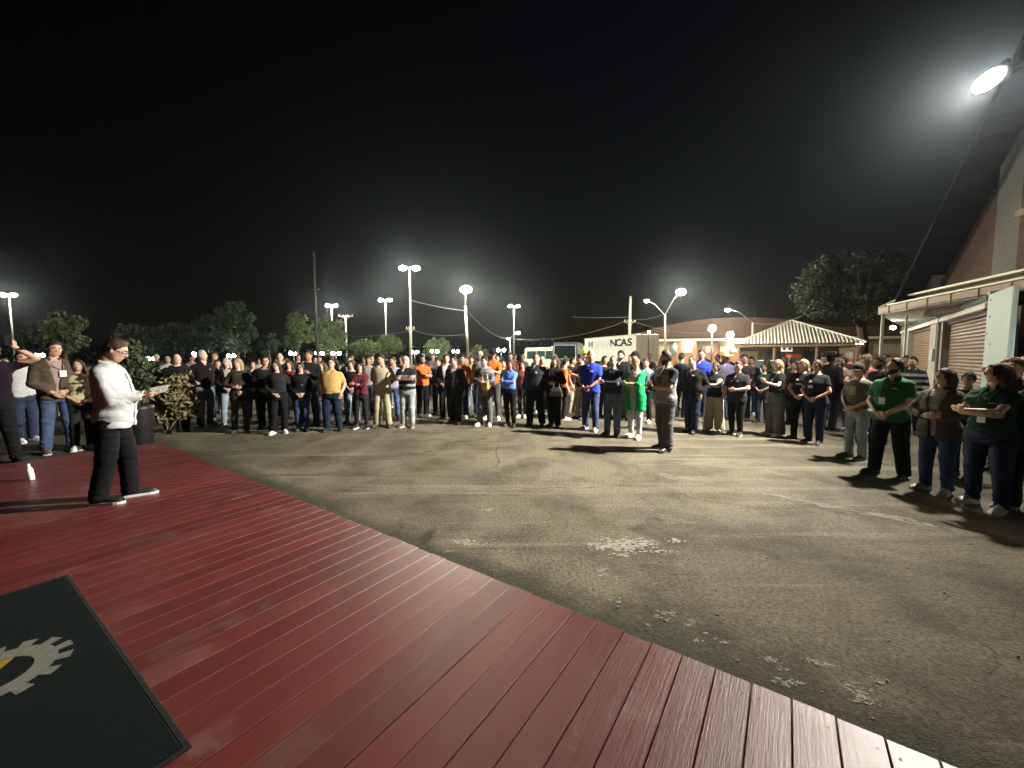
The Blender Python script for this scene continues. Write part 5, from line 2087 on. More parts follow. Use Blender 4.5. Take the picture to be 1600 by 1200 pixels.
def person(spec, key=None):
    """spec: dict. Shapes are cached by the pose/build key so that people in the depth of the crowd may share them."""
    sp = dict(sex='m', g=1.0, belly=0.0, arms='down', stance=.11, step=0.0, h=.022, top=('tee', (.02, .02, .02)), inner=None, hem=None,
              bottom=('jeans', (.03, .04, .07)), shoe=((.02, .02, .02), None), hair=('short', (.02, .014, .01)), tone=1, yaw=0.0, pitch=0.0, roll=0.0,
              beard=None, glasses=False, extras=(), seed=0, sway=0.0)
    sp.update(spec)
    P = sp['pos']
    root = empty('person', P, sp['rz'], sp['H'] / 1.75)
    tag(root, sp['label'], 'person', sp.get('group'))
    h = sp['h']
    bk = (sp['sex'], sp['g'], sp['belly'], sp['arms'], sp['stance'], sp['step'], h)
    swy = sp['sway']

    def SW(VQ):
        V = np.array(VQ[0], float)
        V[:, 0] += swy * np.sin(PI * np.clip(V[:, 2], 0, 1.7) / 1.7)
        return V, VQ[1]
    b = cached(('B',) + bk, lambda: Body(sp['sex'], sp['g'], sp['belly'], sp['arms'], sp['stance'], sp['step'], h))
    fine = h < .016
    X = head_xf(sp['yaw'], sp['pitch'], sp['roll'])
    seed = sp['seed'] if key is None else 1
    # ---- body: trunk, limbs, head and hands in one skin mesh
    def mk_body():
        V, Q = SW(body_parts(b))
        nu, nv = (56, 44) if fine else (30, 24)
        E, A, HP, HD = head_grid(nu, nv, sp['sex'])
        HV = xf(HP.reshape(-1, 3) + np.array(HEAD_C), X)
        HQ = grid_quads(nv, nu)[:, ::-1]
        m = MB()
        for i in (0, 1): hand_geo(m, b, i, fine)
        m.V = [(v[0] + swy * math.sin(PI * min(max(v[2], 0), 1.7) / 1.7), v[1], v[2]) for v in m.V]
        # eyes
        me_ = MB()
        for sx in (-1, 1):
            c = np.array(HEAD_C) + np.array((sx * .031, -.0795 if sp['sex'] == 'm' else -.074, .011))
            c = xf(c[None], X)[0]
            me_.sphere(c, .0125, 8, 6)
        mi = MB()
        for sx in (-1, 1):
            c = np.array(HEAD_C) + np.array((sx * .031, -.088 if sp['sex'] == 'm' else -.0825, .010))
            mi.sphere(xf(c[None], X)[0], .0068, 7, 5)
            # brow
            pts = [np.array(HEAD_C) + np.array((sx * (.014 + .034 * t), -.0935 + .016 * t * t - (.0 if sp['sex'] == 'm' else -.004), .0305 + .006 * math.sin(PI * t))) for t in (0, .33, .66, 1)]
            mi.tube([tuple(xf(p[None], X)[0]) for p in pts], [.004, .0058, .005, .002], 5)
        tot_V = [V, HV]; n0 = len(V); faces = [tuple(q) for q in Q.tolist()] + [tuple(i + n0 for i in q) for q in HQ.tolist()]
        mats = [0] * len(faces)
        vv = V.tolist() + HV.tolist()
        for mm, mat_i in ((m, 0), (me_, 1), (mi, 2)):
            o_ = len(vv)
            vv += [tuple(v) for v in mm.V]
            faces += [tuple(i + o_ for i in f) for f in mm.F]
            mats += [mat_i] * len(mm.F)
        me = bpy.data.meshes.new('body')
        me.from_pydata(vv, [], faces)
        for _ in range(3): me.materials.append(None)
        me.polygons.foreach_set('material_index', mats)
        me.polygons.foreach_set('use_smooth', np.ones(len(faces), bool))
        me.update()
        return me
    hk = ('body', swy) + bk + (sp['yaw'], sp['pitch'], sp['roll'])
    me = cached(hk, mk_body)
    hc = sp['hair'][1]
    browc = hair_mat(tuple(min(c, .05) for c in hc))
    link('body', me, root, [skin(sp['tone']), EYEW, browc])
    # ---- trousers
    ztop = 1.03
    if sp['top'][0] != 'overall' and (sp['hem'] is None or sp['hem'] < .93): ztop = (sp['hem'] or .875) + .055
    me = cached(('tr', swy, sp['bottom'][0], seed, ztop) + bk, lambda: np_mesh('trousers', *SW(make_trousers(b, sp['bottom'][0], seed, ztop))))
    link('trousers', me, root, fabric(sp['bottom'][1], 'denim' if sp['bottom'][0] in ('jeans', 'slim') and sum(sp['bottom'][1]) > .1 else 'cloth'))
    # ---- top
    kind = sp['top'][0]
    nm = {'tee': 'shirt', 'polo': 'polo_shirt', 'shirt': 'shirt', 'sweater': 'sweater', 'hoodie': 'hooded_top', 'jacket': 'jacket', 'suit': 'suit_jacket', 'cardigan': 'cardigan', 'coat': 'coat', 'overall': 'overall_top', 'vest': 'waistcoat'}[kind]
    me = cached(('top', swy, kind, sp['hem'], seed) + bk, lambda: np_mesh(nm, *SW(make_top(b, kind, seed, sp['hem']))))
    tm = sp['top'][1]
    topm = tm if isinstance(tm, bpy.types.Material) else fabric(tm)
    top_o = link(nm, me, root, topm)
    if kind in ('jacket', 'suit', 'cardigan', 'coat', 'vest'):
        ic = sp['inner'] or (.6, .6, .58)
        if kind == 'vest':
            me = cached(('top', swy, 'shirt', .93, seed) + bk, lambda: np_mesh('shirt', *SW(make_top(b, 'shirt', seed, .93))))
        else:
            me = cached(('inner', swy, seed) + bk, lambda: np_mesh('shirt', *SW(make_inner(b, seed))))
        link('shirt', me, root, fabric(ic))
    # collar
    if kind in ('polo', 'shirt', 'suit', 'jacket', 'overall', 'coat'):
        cm = MB()
        n_ = 18
        r0 = .064 if sp['sex'] == 'm' else .056
        vs = []
        for k in range(n_ + 1):
            a = R(28) + R(304) * k / n_
            x, y = math.sin(a), -math.cos(a)
            lift = .03 * (1 - math.cos(a)) / 2
            vs += [(x * (r0 + .006), .014 + y * (r0 + .004), 1.482 + lift + .012), (x * (r0 + .030), .012 + y * (r0 + .032), 1.452 + lift * .9)]
            vs += [(x * (r0 + .002), .014 + y * (r0 + .0), 1.478 + lift + .010)]
        fs = []
        for k in range(n_):
            i0, i1 = 3 * k, 3 * k + 3
            fs += [(i0, i0 + 1, i1 + 1, i1), (i0 + 2, i0, i1, i1 + 2)]
        cm.add(vs, fs)
        co_ = cm.build('collar', topm if kind != 'suit' else fabric(sp['inner'] or (.6, .6, .58)), top_o, True)
    # ---- shoes
    sc_, sol = sp['shoe']
    for i, sx in enumerate((-1, 1)):
        a = b.ank[i]
        o = link('shoe', SHOE, root, plain('shoe_%.2f_%.2f_%.2f' % sc_, sc_, .45, var=.2, scale=20), (a[0], a[1] - .02, 0), (0, 0, -sx * R(-13)))
        o2 = link('sole', SOLE, o, plain('sole_%.2f' % (sol[0] if sol else .03), sol or (.03, .03, .03), .6, var=.1))
    # ---- hair
    hs = sp['hair'][0]
    if hs in ('short', 'receding', 'bald', 'full'):
        def mk_hair():
            nu, nv = (64, 48) if fine else (34, 26)
            E, A, HP, HD = head_grid(nu, nv, sp['sex'])
            m_ = hair_line(E, A, hs)
            th = np.clip(m_ / 16, 0, 1) * (.013 if hs == 'short' else .024 if hs == 'full' else .008) + .0022
            nz = vnoise(HP.reshape(-1, 3), 62, sp['seed']).reshape(E.shape)
            th = th * (1 + (.22 if fine else .4) * nz)
            pts = HP * 1.0
            # hair covers ears less: flatten ear bump
            V = (HP + HD * th[..., None]).reshape(-1, 3) + np.array(HEAD_C)
            V[:, 2] += (.006 * np.clip(m_ / 30, 0, 1)).ravel()
            Q = grid_quads(nv, nu, m_ > -3)[:, ::-1]
            used = np.unique(Q); mp = -np.ones(len(V), int); mp[used] = np.arange(len(used))
            return np_mesh('hair', xf(V[used], X), mp[Q])
        me = cached(('hair', hs, sp['sex'], fine, sp['yaw'], sp['pitch'], sp['roll']), mk_hair)
        link('hair', me, root, hair_mat(hc))
    elif hs in ('long', 'mid', 'tail', 'bob'):
        L = {'long': .42, 'mid': .27, 'tail': .26, 'bob': .17}[hs]
        def mk_long():
            V, Q = long_hair(L, .010 if fine else .014, 1.0, sp['seed'], hs == 'tail')
            # only the head follows the turn fully; the fall of hair follows partly
            w = np.clip((V[:, 2] - 1.36) / .18, .35, 1)[:, None]
            return np_mesh('hair', V * (1 - w) + xf(V, X) * w, Q)
        me = cached(('hair', hs, fine, sp['yaw'], sp['pitch'], sp['roll'], sp['seed'] % 5), mk_long)
        link('hair', me, root, hair_mat(hc))
    if sp['beard']:
        def mk_beard():
            nu, nv = (56, 44) if fine else (30, 24)
            E, A, HP, HD = head_grid(nu, nv, sp['sex'])
            aa = np.abs(A)
            m_ = np.minimum(np.interp(aa, [0, 25, 45, 75, 95, 120], [-24, -27, -27, -22, 8, 0]) - E, 97 - aa)
            lips = (aa < 15) & (E > -43) & (E < -28)
            m_ = np.where(lips, -10, m_)
            m_ = np.where((E < -78), -10, m_)
            V = (HP + HD * (.004 + .006 * np.clip(m_ / 12, 0, 1))[..., None]).reshape(-1, 3) + np.array(HEAD_C)
            Q = grid_quads(nv, nu, m_ > -3)[:, ::-1]
            used = np.unique(Q); mp = -np.ones(len(V), int); mp[used] = np.arange(len(used))
            return np_mesh('beard', xf(V[used], X), mp[Q])
        me = cached(('beard', fine, sp['yaw'], sp['pitch']), mk_beard)
        link('beard', me, root, hair_mat(sp['beard']))
    if sp['glasses']:
        gm_ = MB()
        for sx in (-1, 1):
            c = np.array(HEAD_C) + np.array((sx * .032, -.101, .008))
            pts = [tuple(xf((c + np.array((.024 * math.cos(a), .004 * math.cos(a) * sx, .017 * math.sin(a))))[None], X)[0]) for a in np.linspace(0, 2 * PI, 11)]
            gm_.tube(pts, .0028, 5, False)
            gm_.tube([tuple(xf((np.array(HEAD_C) + np.array((sx * .056, -.098, .012)))[None], X)[0]), tuple(xf((np.array(HEAD_C) + np.array((sx * .077, .0, .014)))[None], X)[0])], .0025, 5)
        gm_.tube([tuple(xf((np.array(HEAD_C) + np.array((-.008, -.103, .012)))[None], X)[0]), tuple(xf((np.array(HEAD_C) + np.array((.008, -.103, .012)))[None], X)[0])], .0025, 5)
        gm_.build('glasses', BLACKM, root, True)
    # ---- extras
    off = .02
    for ex in sp['extras']:
        k = ex[0]
        if k == 'badge':
            x, z = ex[1], ex[2]
            y = front_y(b, x, z, .024) - .010
            MB().box((x, y, z), (.075, .006, .10), None, .002).build('badge', CARD, root)
            lm = fabric(ex[3] if len(ex) > 3 else (.04, .12, .06))
            m_ = MB()
            for sx in (-1, 1):
                m_.tube([(sx * .07, -.01, 1.475), (sx * .055 + x * .3, front_y(b, .05, 1.36, .03) - .004, 1.37), (x + sx * .008, y, z + .05)], .006, 5)
            m_.build('lanyard', lm, root, True)
        elif k == 'print':
            _, x, z, w_, h_ = ex[:5]
            col = ex[5] if len(ex) > 5 else None
            m_ = MB()
            n_ = 6
            vs = []
            for i in range(n_ + 1):
                for j in (0, 1):
                    xx = x - w_ / 2 + w_ * i / n_; zz = z - h_ / 2 + h_ * j
                    vs.append((xx, front_y(b, xx, zz, .024) - .008, zz))
            m_.add(vs, [(2 * i, 2 * i + 2, 2 * i + 3, 2 * i + 1) for i in range(n_)])
            m_.build('print', plain('print_%.2f_%.2f_%.2f' % col, col, .8, var=.5, scale=50) if col else PRINTW, top_o)
        elif k in ('cap', 'hat'):
            col = ex[1]
            cm_ = fabric(col)
            m_ = MB()
            n_ = 20
            if k == 'cap':
                rings = [(1.0, .020), (1.02, .045), (.94, .085), (.70, .118), (.35, .135), (.02, .139)]
                rx, ry = .086, .108
            else:
                rings = [(1.0, .030), (1.0, .06), (.92, .11), (.78, .145), (.40, .148), (.02, .14)]
                rx, ry = .088, .110
            vs, fs = [], []
            for (q, z) in rings:
                for a in range(n_):
                    vs.append(tuple(np.array(HEAD_C) + np.array((rx * q * math.sin(2 * PI * a / n_), .012 + ry * q * math.cos(2 * PI * a / n_), z))))
            for i in range(len(rings) - 1):
                for a in range(n_): fs.append((i * n_ + a, i * n_ + (a + 1) % n_, (i + 1) * n_ + (a + 1) % n_, (i + 1) * n_ + a))
            vs = [tuple(v) for v in xf(np.array(vs), X)]
            m_.add(vs, fs)
            co_ = m_.build('cap' if k == 'cap' else 'hat', cm_, root, True)
            m_ = MB()
            if k == 'cap':
                vs = []
                for q in (1.0, 1.35, 1.75):
                    for a in range(11):
                        an = PI + R(-62) + R(124) * a / 10
                        vs.append(tuple(np.array(HEAD_C) + np.array((rx * (1.02 + (q - 1) * .35) * math.sin(an), .012 + ry * q * math.cos(an) * (1 if q == 1 else .96), .024 - .012 * (q - 1) - .006 * abs(math.sin(an)) * q))))
                fs = [(r_ * 11 + a, r_ * 11 + a + 1, (r_ + 1) * 11 + a + 1, (r_ + 1) * 11 + a) for r_ in (0, 1) for a in range(10)]
            else:
                vs = []
                for q, zz in ((1.0, .032), (1.45, .024), (1.95, .040), (2.0, .046)):
                    for a in range(n_):
                        an = 2 * PI * a / n_
                        vs.append(tuple(np.array(HEAD_C) + np.array((rx * q * 1.1 * math.sin(an), .012 + ry * q * math.cos(an), zz + .05 * (q - 1) * math.sin(an) ** 2))))
                fs = [(r_ * n_ + a, r_ * n_ + (a + 1) % n_, (r_ + 1) * n_ + (a + 1) % n_, (r_ + 1) * n_ + a) for r_ in range(3) for a in range(n_)]
            m_.add([tuple(v) for v in xf(np.array(vs), X)], fs)
            m_.build('brim', cm_, co_, True)
        elif k == 'placket':
            m_ = MB()
            vs = []
            for z in np.linspace(1.38, ex[1], 12):
                for x in (-.016, .016): vs.append((x, front_y(b, x, z, .018) - .005, z))
            m_.add(vs, [(2 * i, 2 * i + 1, 2 * i + 3, 2 * i + 2) for i in range(11)])
            m_.build('placket', topm, top_o, True)
        elif k == 'belt':
            m_ = MB()
            vs = []
            n_ = 26
            for i in range(n_):
                a = 2 * PI * i / n_
                for z in (.985, 1.02):
                    w_ = np.interp(z, b.T[:, 0], b.T[:, 1]) + .016; d_ = np.interp(z, b.T[:, 0], b.T[:, 2]) + .016; c_ = np.interp(z, b.T[:, 0], b.T[:, 3])
                    vs.append((w_ * math.copysign(abs(math.cos(a)) ** .85, math.cos(a)), c_ + d_ * math.copysign(abs(math.sin(a)) ** .85, math.sin(a)), z))
            m_.add(vs, [(2 * i, 2 * ((i + 1) % n_), 2 * ((i + 1) % n_) + 1, 2 * i + 1) for i in range(n_)])
            m_.build('belt', fabric(ex[1]), root, True)
    root['_b'] = 0
    del root['_b']
    return root, b

# ================================================================== the crowd
BLK, BLK2, NAVY, DJ, JN, LJ = (.009, .009, .010), (.018, .019, .021), (.014, .020, .045), (.022, .034, .07), (.05, .085, .16), (.24, .30, .36)
GREY, DGREY, WHT, BEIGE, KHAKI = (.20, .20, .20), (.06, .062, .064), (.74, .76, .76), (.44, .38, .26), (.30, .27, .19)
ORANGE, BLUEP, GREENC, MAROON, DGREEN = (.85, .15, .025), (.025, .055, .52), (.005, .36, .11), (.11, .022, .035), (.014, .075, .034)
HB, HBR, HBL, HG, HDB = (.014, .010, .008), (.05, .028, .016), (.30, .20, .095), (.38, .37, .35), (.025, .016, .011)
SH_B, SH_W, SH_G = ((.02, .02, .02), None), ((.72, .72, .70), (.75, .75, .73)), ((.16, .15, .14), (.5, .5, .48))
SH_BW = ((.02, .02, .02), (.7, .7, .68))
LOOK = Vector((-2.6, 2.6, 0))
PEOPLE = []                                                        # (position, column, short description)


def put(u, vf, vh, label, short, face=0.0, to=None, z=0.0, **kw):
    P = ground_at(u, vf, z)
    zt = at(u, vh, P.y).z - z
    Hh = min(1.97, max(1.50, zt * 1.75 / 1.765))
    tgt = (Vector(to) if to is not None else LOOK) - P
    rz = math.atan2(tgt.x, -tgt.y) + R(face)
    kw.setdefault('seed', len(PEOPLE) * 3 + 1)
    jr = random.Random(len(PEOPLE) * 17 + 5)
    if vf < 760:
        kw.setdefault('stance', round(jr.uniform(.085, .145), 3))
        kw.setdefault('step', round(jr.uniform(-.06, .06), 3))
        kw.setdefault('sway', round(jr.uniform(-.028, .028), 3))
        kw['yaw'] = kw.get('yaw', 0.0) + round(jr.uniform(-.28, .28), 2)
        kw.setdefault('pitch', round(jr.uniform(-.06, .14), 2))
        kw.setdefault('roll', round(jr.uniform(-.08, .08), 2))
        face += jr.uniform(-12, 12)
    sp = dict(pos=P, rz=rz, H=Hh, label=label)
    sp.update(kw)
    root, b = person(sp)
    PEOPLE.append((P, u, short))
    return Matrix.Translation(P) @ Matrix.Rotation(rz, 4, 'Z') @ Matrix.Scale(Hh / 1.75, 4), b


# ---- the speaker
X_, B_ = put(186, 781, 526, 'person in white long sleeved shirt and black trousers reading from a paper', 'the person in the white shirt', z=DECK_Z, to=(4.0, 8.0, 0),
             h=.0105, g=1.08, belly=.065, arms='paper', stance=.09, step=.10, top=('shirt', (.48, .50, .50)), hem=.80, bottom=('suit', (.005, .005, .006)), shoe=SH_BW,
             hair=('short', (.045, .025, .016)), tone=1, pitch=.38, glasses=True, extras=(('placket', .82),))
pp = empty('sheet_of_paper', (0, 0, 0))
tag(pp, 'white folded sheet of paper held by the person in the white shirt', 'paper')
cy = (Vector(B_.wri[0]) + Vector(B_.wri[1])) / 2 + Vector((0, -.115, .045))
Mt = X_ @ Matrix.Translation(cy) @ Matrix.Rotation(R(-32), 4, 'Y') @ Matrix.Rotation(R(-14), 4, 'X') @ Matrix.Diagonal((.62, .56, 1, 1))
pp.matrix_world = Mt
k = MB(); k.add([(-.105, -.15, .004), (0, -.15, -.004), (0, .15, -.004), (-.105, .15, .004), (-.105, -.15, .0055), (0, -.15, -.0025), (0, .15, -.0025), (-.105, .15, .0055)],
                [(3, 2, 1, 0), (4, 5, 6, 7), (0, 1, 5, 4), (2, 3, 7, 6), (3, 0, 4, 7)])
PAPM = plain('paper_white', (.80, .80, .76), .7, var=.06)
k.build('page', PAPM, pp)
k = MB(); k.add([(.105, -.15, .010), (0, -.15, -.004), (0, .15, -.004), (.105, .15, .010), (.105, -.15, .0115), (0, -.15, -.0025), (0, .15, -.0025), (.105, .15, .0115)],
                [(0, 1, 2, 3), (7, 6, 5, 4), (4, 5, 1, 0), (6, 7, 3, 2), (7, 4, 0, 3)])
k.build('page', PAPM, pp)

# ---- beyond the end of the deck
X_, B_ = put(3, 727, 530, 'person in dark purple top raising a phone at the frame edge', 'the person raising a phone', h=.014, to=(-1, 1, 0), arms=('down', 'raise'), top=('tee', (.012, .006, .014)), bottom=('jeans', BLK),
             shoe=SH_B, hair=('short', HB), tone=1)
ph = empty('mobile_phone', (0, 0, 0))
tag(ph, 'mobile phone held up by the person in purple', 'phone')
ph.matrix_world = X_ @ Matrix.Translation(Vector(B_.wri[1]) + Vector(B_.hand[1]) * .11 + Vector((0, -.03, .0)))
MB().box((0, 0, 0), (.075, .010, .155), None, .004).build('case', BLACKM, ph)
MB().box((0, -.0065, 0), (.066, .002, .145)).build('screen', plain('phone_screen', (.02, .02, .025), .15), ph)
put(44, 690, 548, 'person in white shirt half hidden beside the brown jacketed one', 'the person in a white top', h=.018, face=20, g=1.05, arms='down', top=('tee', (.55, .56, .56)), bottom=('jeans', DJ), shoe=SH_W, hair=('short', HB))
put(95, 706, 531, 'person in olive brown jacket and jeans wearing a white badge', 'the person in a brown jacket', h=.014, face=10, g=1.02, arms='clasp', top=('jacket', (.085, .065, .045)), inner=(.34, .26, .23),
    bottom=('jeans', JN), shoe=((.10, .07, .05), (.4, .38, .34)), hair=('short', HB), tone=1, yaw=.1, extras=(('badge', .06, 1.25, (.3, .3, .3)),))
put(131, 702, 560, 'person in pale yellow top mostly hidden by the one in white', 'the person in pale yellow', h=.02, arms='clasp', top=('tee', (.50, .46, .28)), bottom=('jeans', BLK2), shoe=SH_W, hair=('mid', HDB), sex='f')
# ---- behind the bush
put(282, 674, 552, 'person in black sweater standing behind the leafy bush', 'the person behind the bush', g=1.15, belly=.04, arms='clasp', top=('sweater', BLK), bottom=('suit', BLK), shoe=SH_B, hair=('bald', HDB), tone=0, yaw=.3)
put(322, 665, 547, 'person in black polo and pale blue jeans with hands on hips', 'the person in black polo', g=1.08, arms='hip', face=30, top=('polo', BLK), bottom=('jeans', (.12, .18, .26)), shoe=SH_BW, hair=('short', HG), tone=0, yaw=.45, pitch=-.1,
    extras=(('print', .07, 1.32, .03, .02),))
put(343, 655, 562, 'person in dark jacket seen behind the black polo', 'the person in a dark jacket', top=('jacket', BLK), inner=BLK2, bottom=('jeans', BLK2), shoe=SH_W, hair=('short', HDB), tone=1)
put(359, 662, 559, 'person in black jacket over pale jeans beside the long haired one', 'the person in jacket and pale jeans', sex='f', arms='clasp', top=('jacket', BLK), inner=(.4, .4, .4), bottom=('jeans', LJ), shoe=SH_G, hair=('bob', HG), tone=0)
put(376, 676, 559, 'person in dark brown sweater and grey trousers holding hands at waist', 'the person with long coat', sex='f', g=1.02, arms=('claspup', 'clasp'), top=('sweater', (.035, .03, .022)), hem=.76, bottom=('jeans', DGREY), shoe=((.03, .02, .018), None),
    hair=('long', HBL), tone=0)
put(398, 658, 563, 'person in black coat behind between sweater and glasses wearers', 'the person in a black coat', sex='f', arms='clasp', top=('coat', BLK), inner=BLK2, bottom=('jeans', JN), shoe=SH_B, hair=('tail', HDB), tone=0)
put(418, 669, 556, 'person in black jacket and glasses with hands clasped', 'the person in black jacket and glasses', g=1.06, arms='clasp', top=('jacket', BLK), inner=BLK2, bottom=('suit', BLK), shoe=SH_B, hair=('short', HB), tone=1, glasses=True,
    extras=(('badge', .05, 1.12, (.05, .05, .05)),))
put(436, 677, 563, 'person all in black with bright white sneakers', 'the person in white sneakers', sex='f', arms=('clasp', 'behind'), top=('sweater', BLK2), hem=.99, bottom=('suit', BLK), shoe=SH_W, hair=('long', HDB), tone=0, glasses=True,
    extras=(('belt', BLK),))
put(441, 652, 551, 'bald person in black behind the one in white sneakers', 'the bald person', arms='down', top=('tee', BLK), bottom=('jeans', BLK2), hair=('bald', HDB), tone=0)
put(455, 660, 563, 'person in dark red top holding a white card at the chest', 'the person in dark red', sex='f', arms=('down', 'phone'), top=('sweater', (.13, .015, .025)), bottom=('slim', LJ), shoe=SH_B, hair=('long', HBR), tone=0,
    extras=(('print', .05, 1.18, .09, .12, (.75, .75, .73)),))
put(473, 673, 566, 'person in black hooded top and blue jeans with hands joined', 'the person in black hooded top', sex='f', g=1.12, arms='clasp', top=('hoodie', BLK), hem=.84, bottom=('jeans', (.035, .06, .14)), shoe=SH_B, hair=('tail', HDB), tone=0, glasses=True,
    extras=(('print', .05, 1.2, .02, .02),))
put(486, 664, 547, 'tall person in black with one hand on the chest', 'the tall person in black', g=1.1, arms=('down', 'chest'), top=('sweater', BLK), bottom=('jeans', DJ), shoe=SH_B, hair=('short', HB), tone=2)
put(505, 655, 564, 'person in brown top peeking past the tan shirt', 'the person in brown', sex='f', top=('sweater', (.10, .06, .04)), bottom=('jeans', DJ), hair=('long', HBR), tone=0, yaw=-.4)
put(521, 673, 560, 'stout person in tan shirt and navy trousers wearing glasses', 'the person in the tan shirt', g=1.24, belly=.06, arms='pocket', top=('polo', (.50, .31, .11)), bottom=('jeans', NAVY), shoe=SH_B, hair=('short', HDB), tone=0, glasses=True, pitch=-.12, hem=.92)
put(548, 646, 556, 'person in white collar behind the black tee', 'the person with white collar', top=('jacket', BLK2), inner=WHT, bottom=('jeans', BLK2), hair=('short', HB), tone=1)
put(551, 660, 562, 'person in black tee and ripped pale jeans', 'the person in ripped pale jeans', sex='f', arms='clasp', top=('tee', BLK), bottom=('jeans', (.22, .28, .33)), shoe=SH_B, hair=('tail', HBR), tone=0)
put(565, 669, 566, 'person in maroon jacket and black trousers with arms folded', 'the person in maroon jacket', sex='f', arms='crossed', top=('jacket', MAROON), inner=MAROON, hem=.90, bottom=('slim', BLK2), shoe=((.03, .03, .03), (.75, .75, .72)), hair=('long', HB), tone=0)
put(577, 648, 556, 'person in grey top behind the maroon jacket', 'the person in grey behind maroon', top=('tee', (.30, .30, .29)), bottom=('jeans', DJ), hair=('short', HB), tone=2)
put(598, 667, 552, 'person in beige jumpsuit and boots with hands behind back', 'the person in a beige jumpsuit', g=1.08, arms='behind', stance=.15, top=('overall', BEIGE), hem=.93, bottom=('cargo', BEIGE), shoe=((.07, .05, .035), None), hair=('short', HB), tone=1, pitch=.25,
    extras=(('belt', BEIGE),))
put(615, 653, 557, 'person in lilac shirt and blue jeans behind the jumpsuit', 'the person in lilac', arms='down', top=('shirt', (.36, .33, .42)), bottom=('jeans', (.07, .10, .20)), shoe=SH_B, hair=('short', HB), tone=2)
put(629, 648, 555, 'person in black behind the striped sweater', 'the person in black behind stripes', sex='f', top=('sweater', BLK), bottom=('jeans', BLK2), hair=('mid', HBR), tone=1)
STR = striped([(.03, .035, .05), (.55, .54, .53), (.03, .035, .05), (.45, .16, .19), (.55, .54, .53), (.03, .03, .045)], [1.02, 1.08, 1.18, 1.24, 1.30], 'sweater')
put(637, 667, 556, 'person in navy white and pink striped sweater holding a hand to the mouth', 'the person in striped sweater', g=1.1, arms=('chin', 'crossed'), top=('sweater', STR), hem=.93, bottom=('jeans', (.32, .36, .37)), shoe=((.16, .11, .08), (.6, .58, .52)),
    hair=('full', HG), tone=0, pitch=.4)
put(661, 650, 555, 'person in orange shirt with folded arms beside the striped sweater', 'the person in orange beside stripes', g=1.05, arms='crossed', top=('polo', ORANGE), bottom=('suit', BLK), shoe=SH_W, hair=('short', HB), tone=2, face=35, yaw=.3, beard=HB)
put(686, 647, 560, 'person in black suit between orange shirt and white collar', 'the person in black suit', arms='clasp', top=('suit', BLK), inner=BLK2, bottom=('suit', BLK), hair=('short', HBR), tone=1)
put(698, 655, 553, 'person in black suit and white shirt looking sideways', 'the person in suit looking sideways', arms='clasp', top=('suit', BLK), inner=WHT, bottom=('suit', BLK), shoe=SH_BW, hair=('short', HBR), tone=0, yaw=.4)
put(711, 662, 557, 'person in charcoal suit with pale shirt standing in front', 'the dark suited person', g=1.07, arms='down', top=('suit', (.020, .022, .024)), inner=(.3, .32, .34), bottom=('suit', (.018, .02, .021)), shoe=SH_B, hair=('receding', HBR), tone=1, yaw=-.1)
put(723, 652, 554, 'person in orange shirt behind the charcoal suit', 'the person in orange behind the suit', g=1.12, arms='down', top=('tee', ORANGE), bottom=('jeans', DJ), shoe=SH_W, hair=('short', HB), tone=2)
put(737, 642, 556, 'person in yellow vest behind the orange shirt', 'the person in yellow vest', arms='down', top=('vest', (.5, .32, .05)), inner=BLK, bottom=('jeans', JN), hair=('short', HB), tone=2)
GSTR = striped([(.16, .17, .18), (.30, .31, .31), (.14, .15, .16), (.34, .34, .34), (.20, .21, .22), (.40, .40, .40)], [.99, 1.08, 1.16, 1.25, 1.35], 'grey')
X_, B_ = put(757, 665, 556, 'person in grey striped sweater and grey trousers holding a camera', 'the person in grey striped sweater', arms='camera', top=('sweater', GSTR), hem=.93, bottom=('suit', (.13, .13, .13)), shoe=SH_W, hair=('full', HB), tone=0)
yb = empty('yellow_bag', (0, 0, 0))
tag(yb, 'small yellow and white bag carried by the person in grey stripes', 'bag')
yb.matrix_world = X_ @ Matrix.Translation((.10, -.23, .93))
MB().box((0, 0, .10), (.22, .10, .22), None, .04).build('bag_body', plain('bag_yellow', (.55, .33, .06), .7, var=.6, scale=25), yb)
MB().tube([(-.08, 0, .2), (-.05, .0, .38), (.05, .0, .38), (.08, 0, .2)], .012, 6).build('strap', plain('bag_strap', (.6, .55, .4), .7), yb)
put(751, 650, 548, 'person in pale cap behind the grey striped sweater', 'the person in pale cap', top=('tee', GREY), bottom=('jeans', DJ), hair=('short', HB), tone=1, extras=(('cap', (.30, .29, .26)),))
put(770, 655, 545, 'person in orange polo and dark cap beside the grey stripes', 'the cap wearing person in orange', g=1.06, arms=('down', 'phone'), top=('polo', ORANGE), bottom=('jeans', DGREY), shoe=SH_W, hair=('short', HB), tone=2, extras=(('cap', BLK),))
put(786, 650, 562, 'person in dark top close behind the blue blouse', 'the person behind the blue blouse', sex='f', top=('sweater', BLK2), bottom=('jeans', DJ), hair=('long', HBR), tone=0, yaw=.4)
put(798, 666, 561, 'person in bright blue blouse and black trousers with folded arms', 'the person in bright blue blouse', sex='f', g=1.03, arms='crossed', top=('shirt', (.10, .22, .62)), hem=.98, bottom=('slim', BLK), shoe=SH_B, hair=('mid', HBR), tone=1)
put(816, 652, 564, 'person in rust top between blue blouse and stout black polo', 'the person in rust top', sex='f', top=('sweater', (.20, .06, .04)), bottom=('slim', BLK2), shoe=SH_W, hair=('bob', HDB), tone=0, yaw=.5)
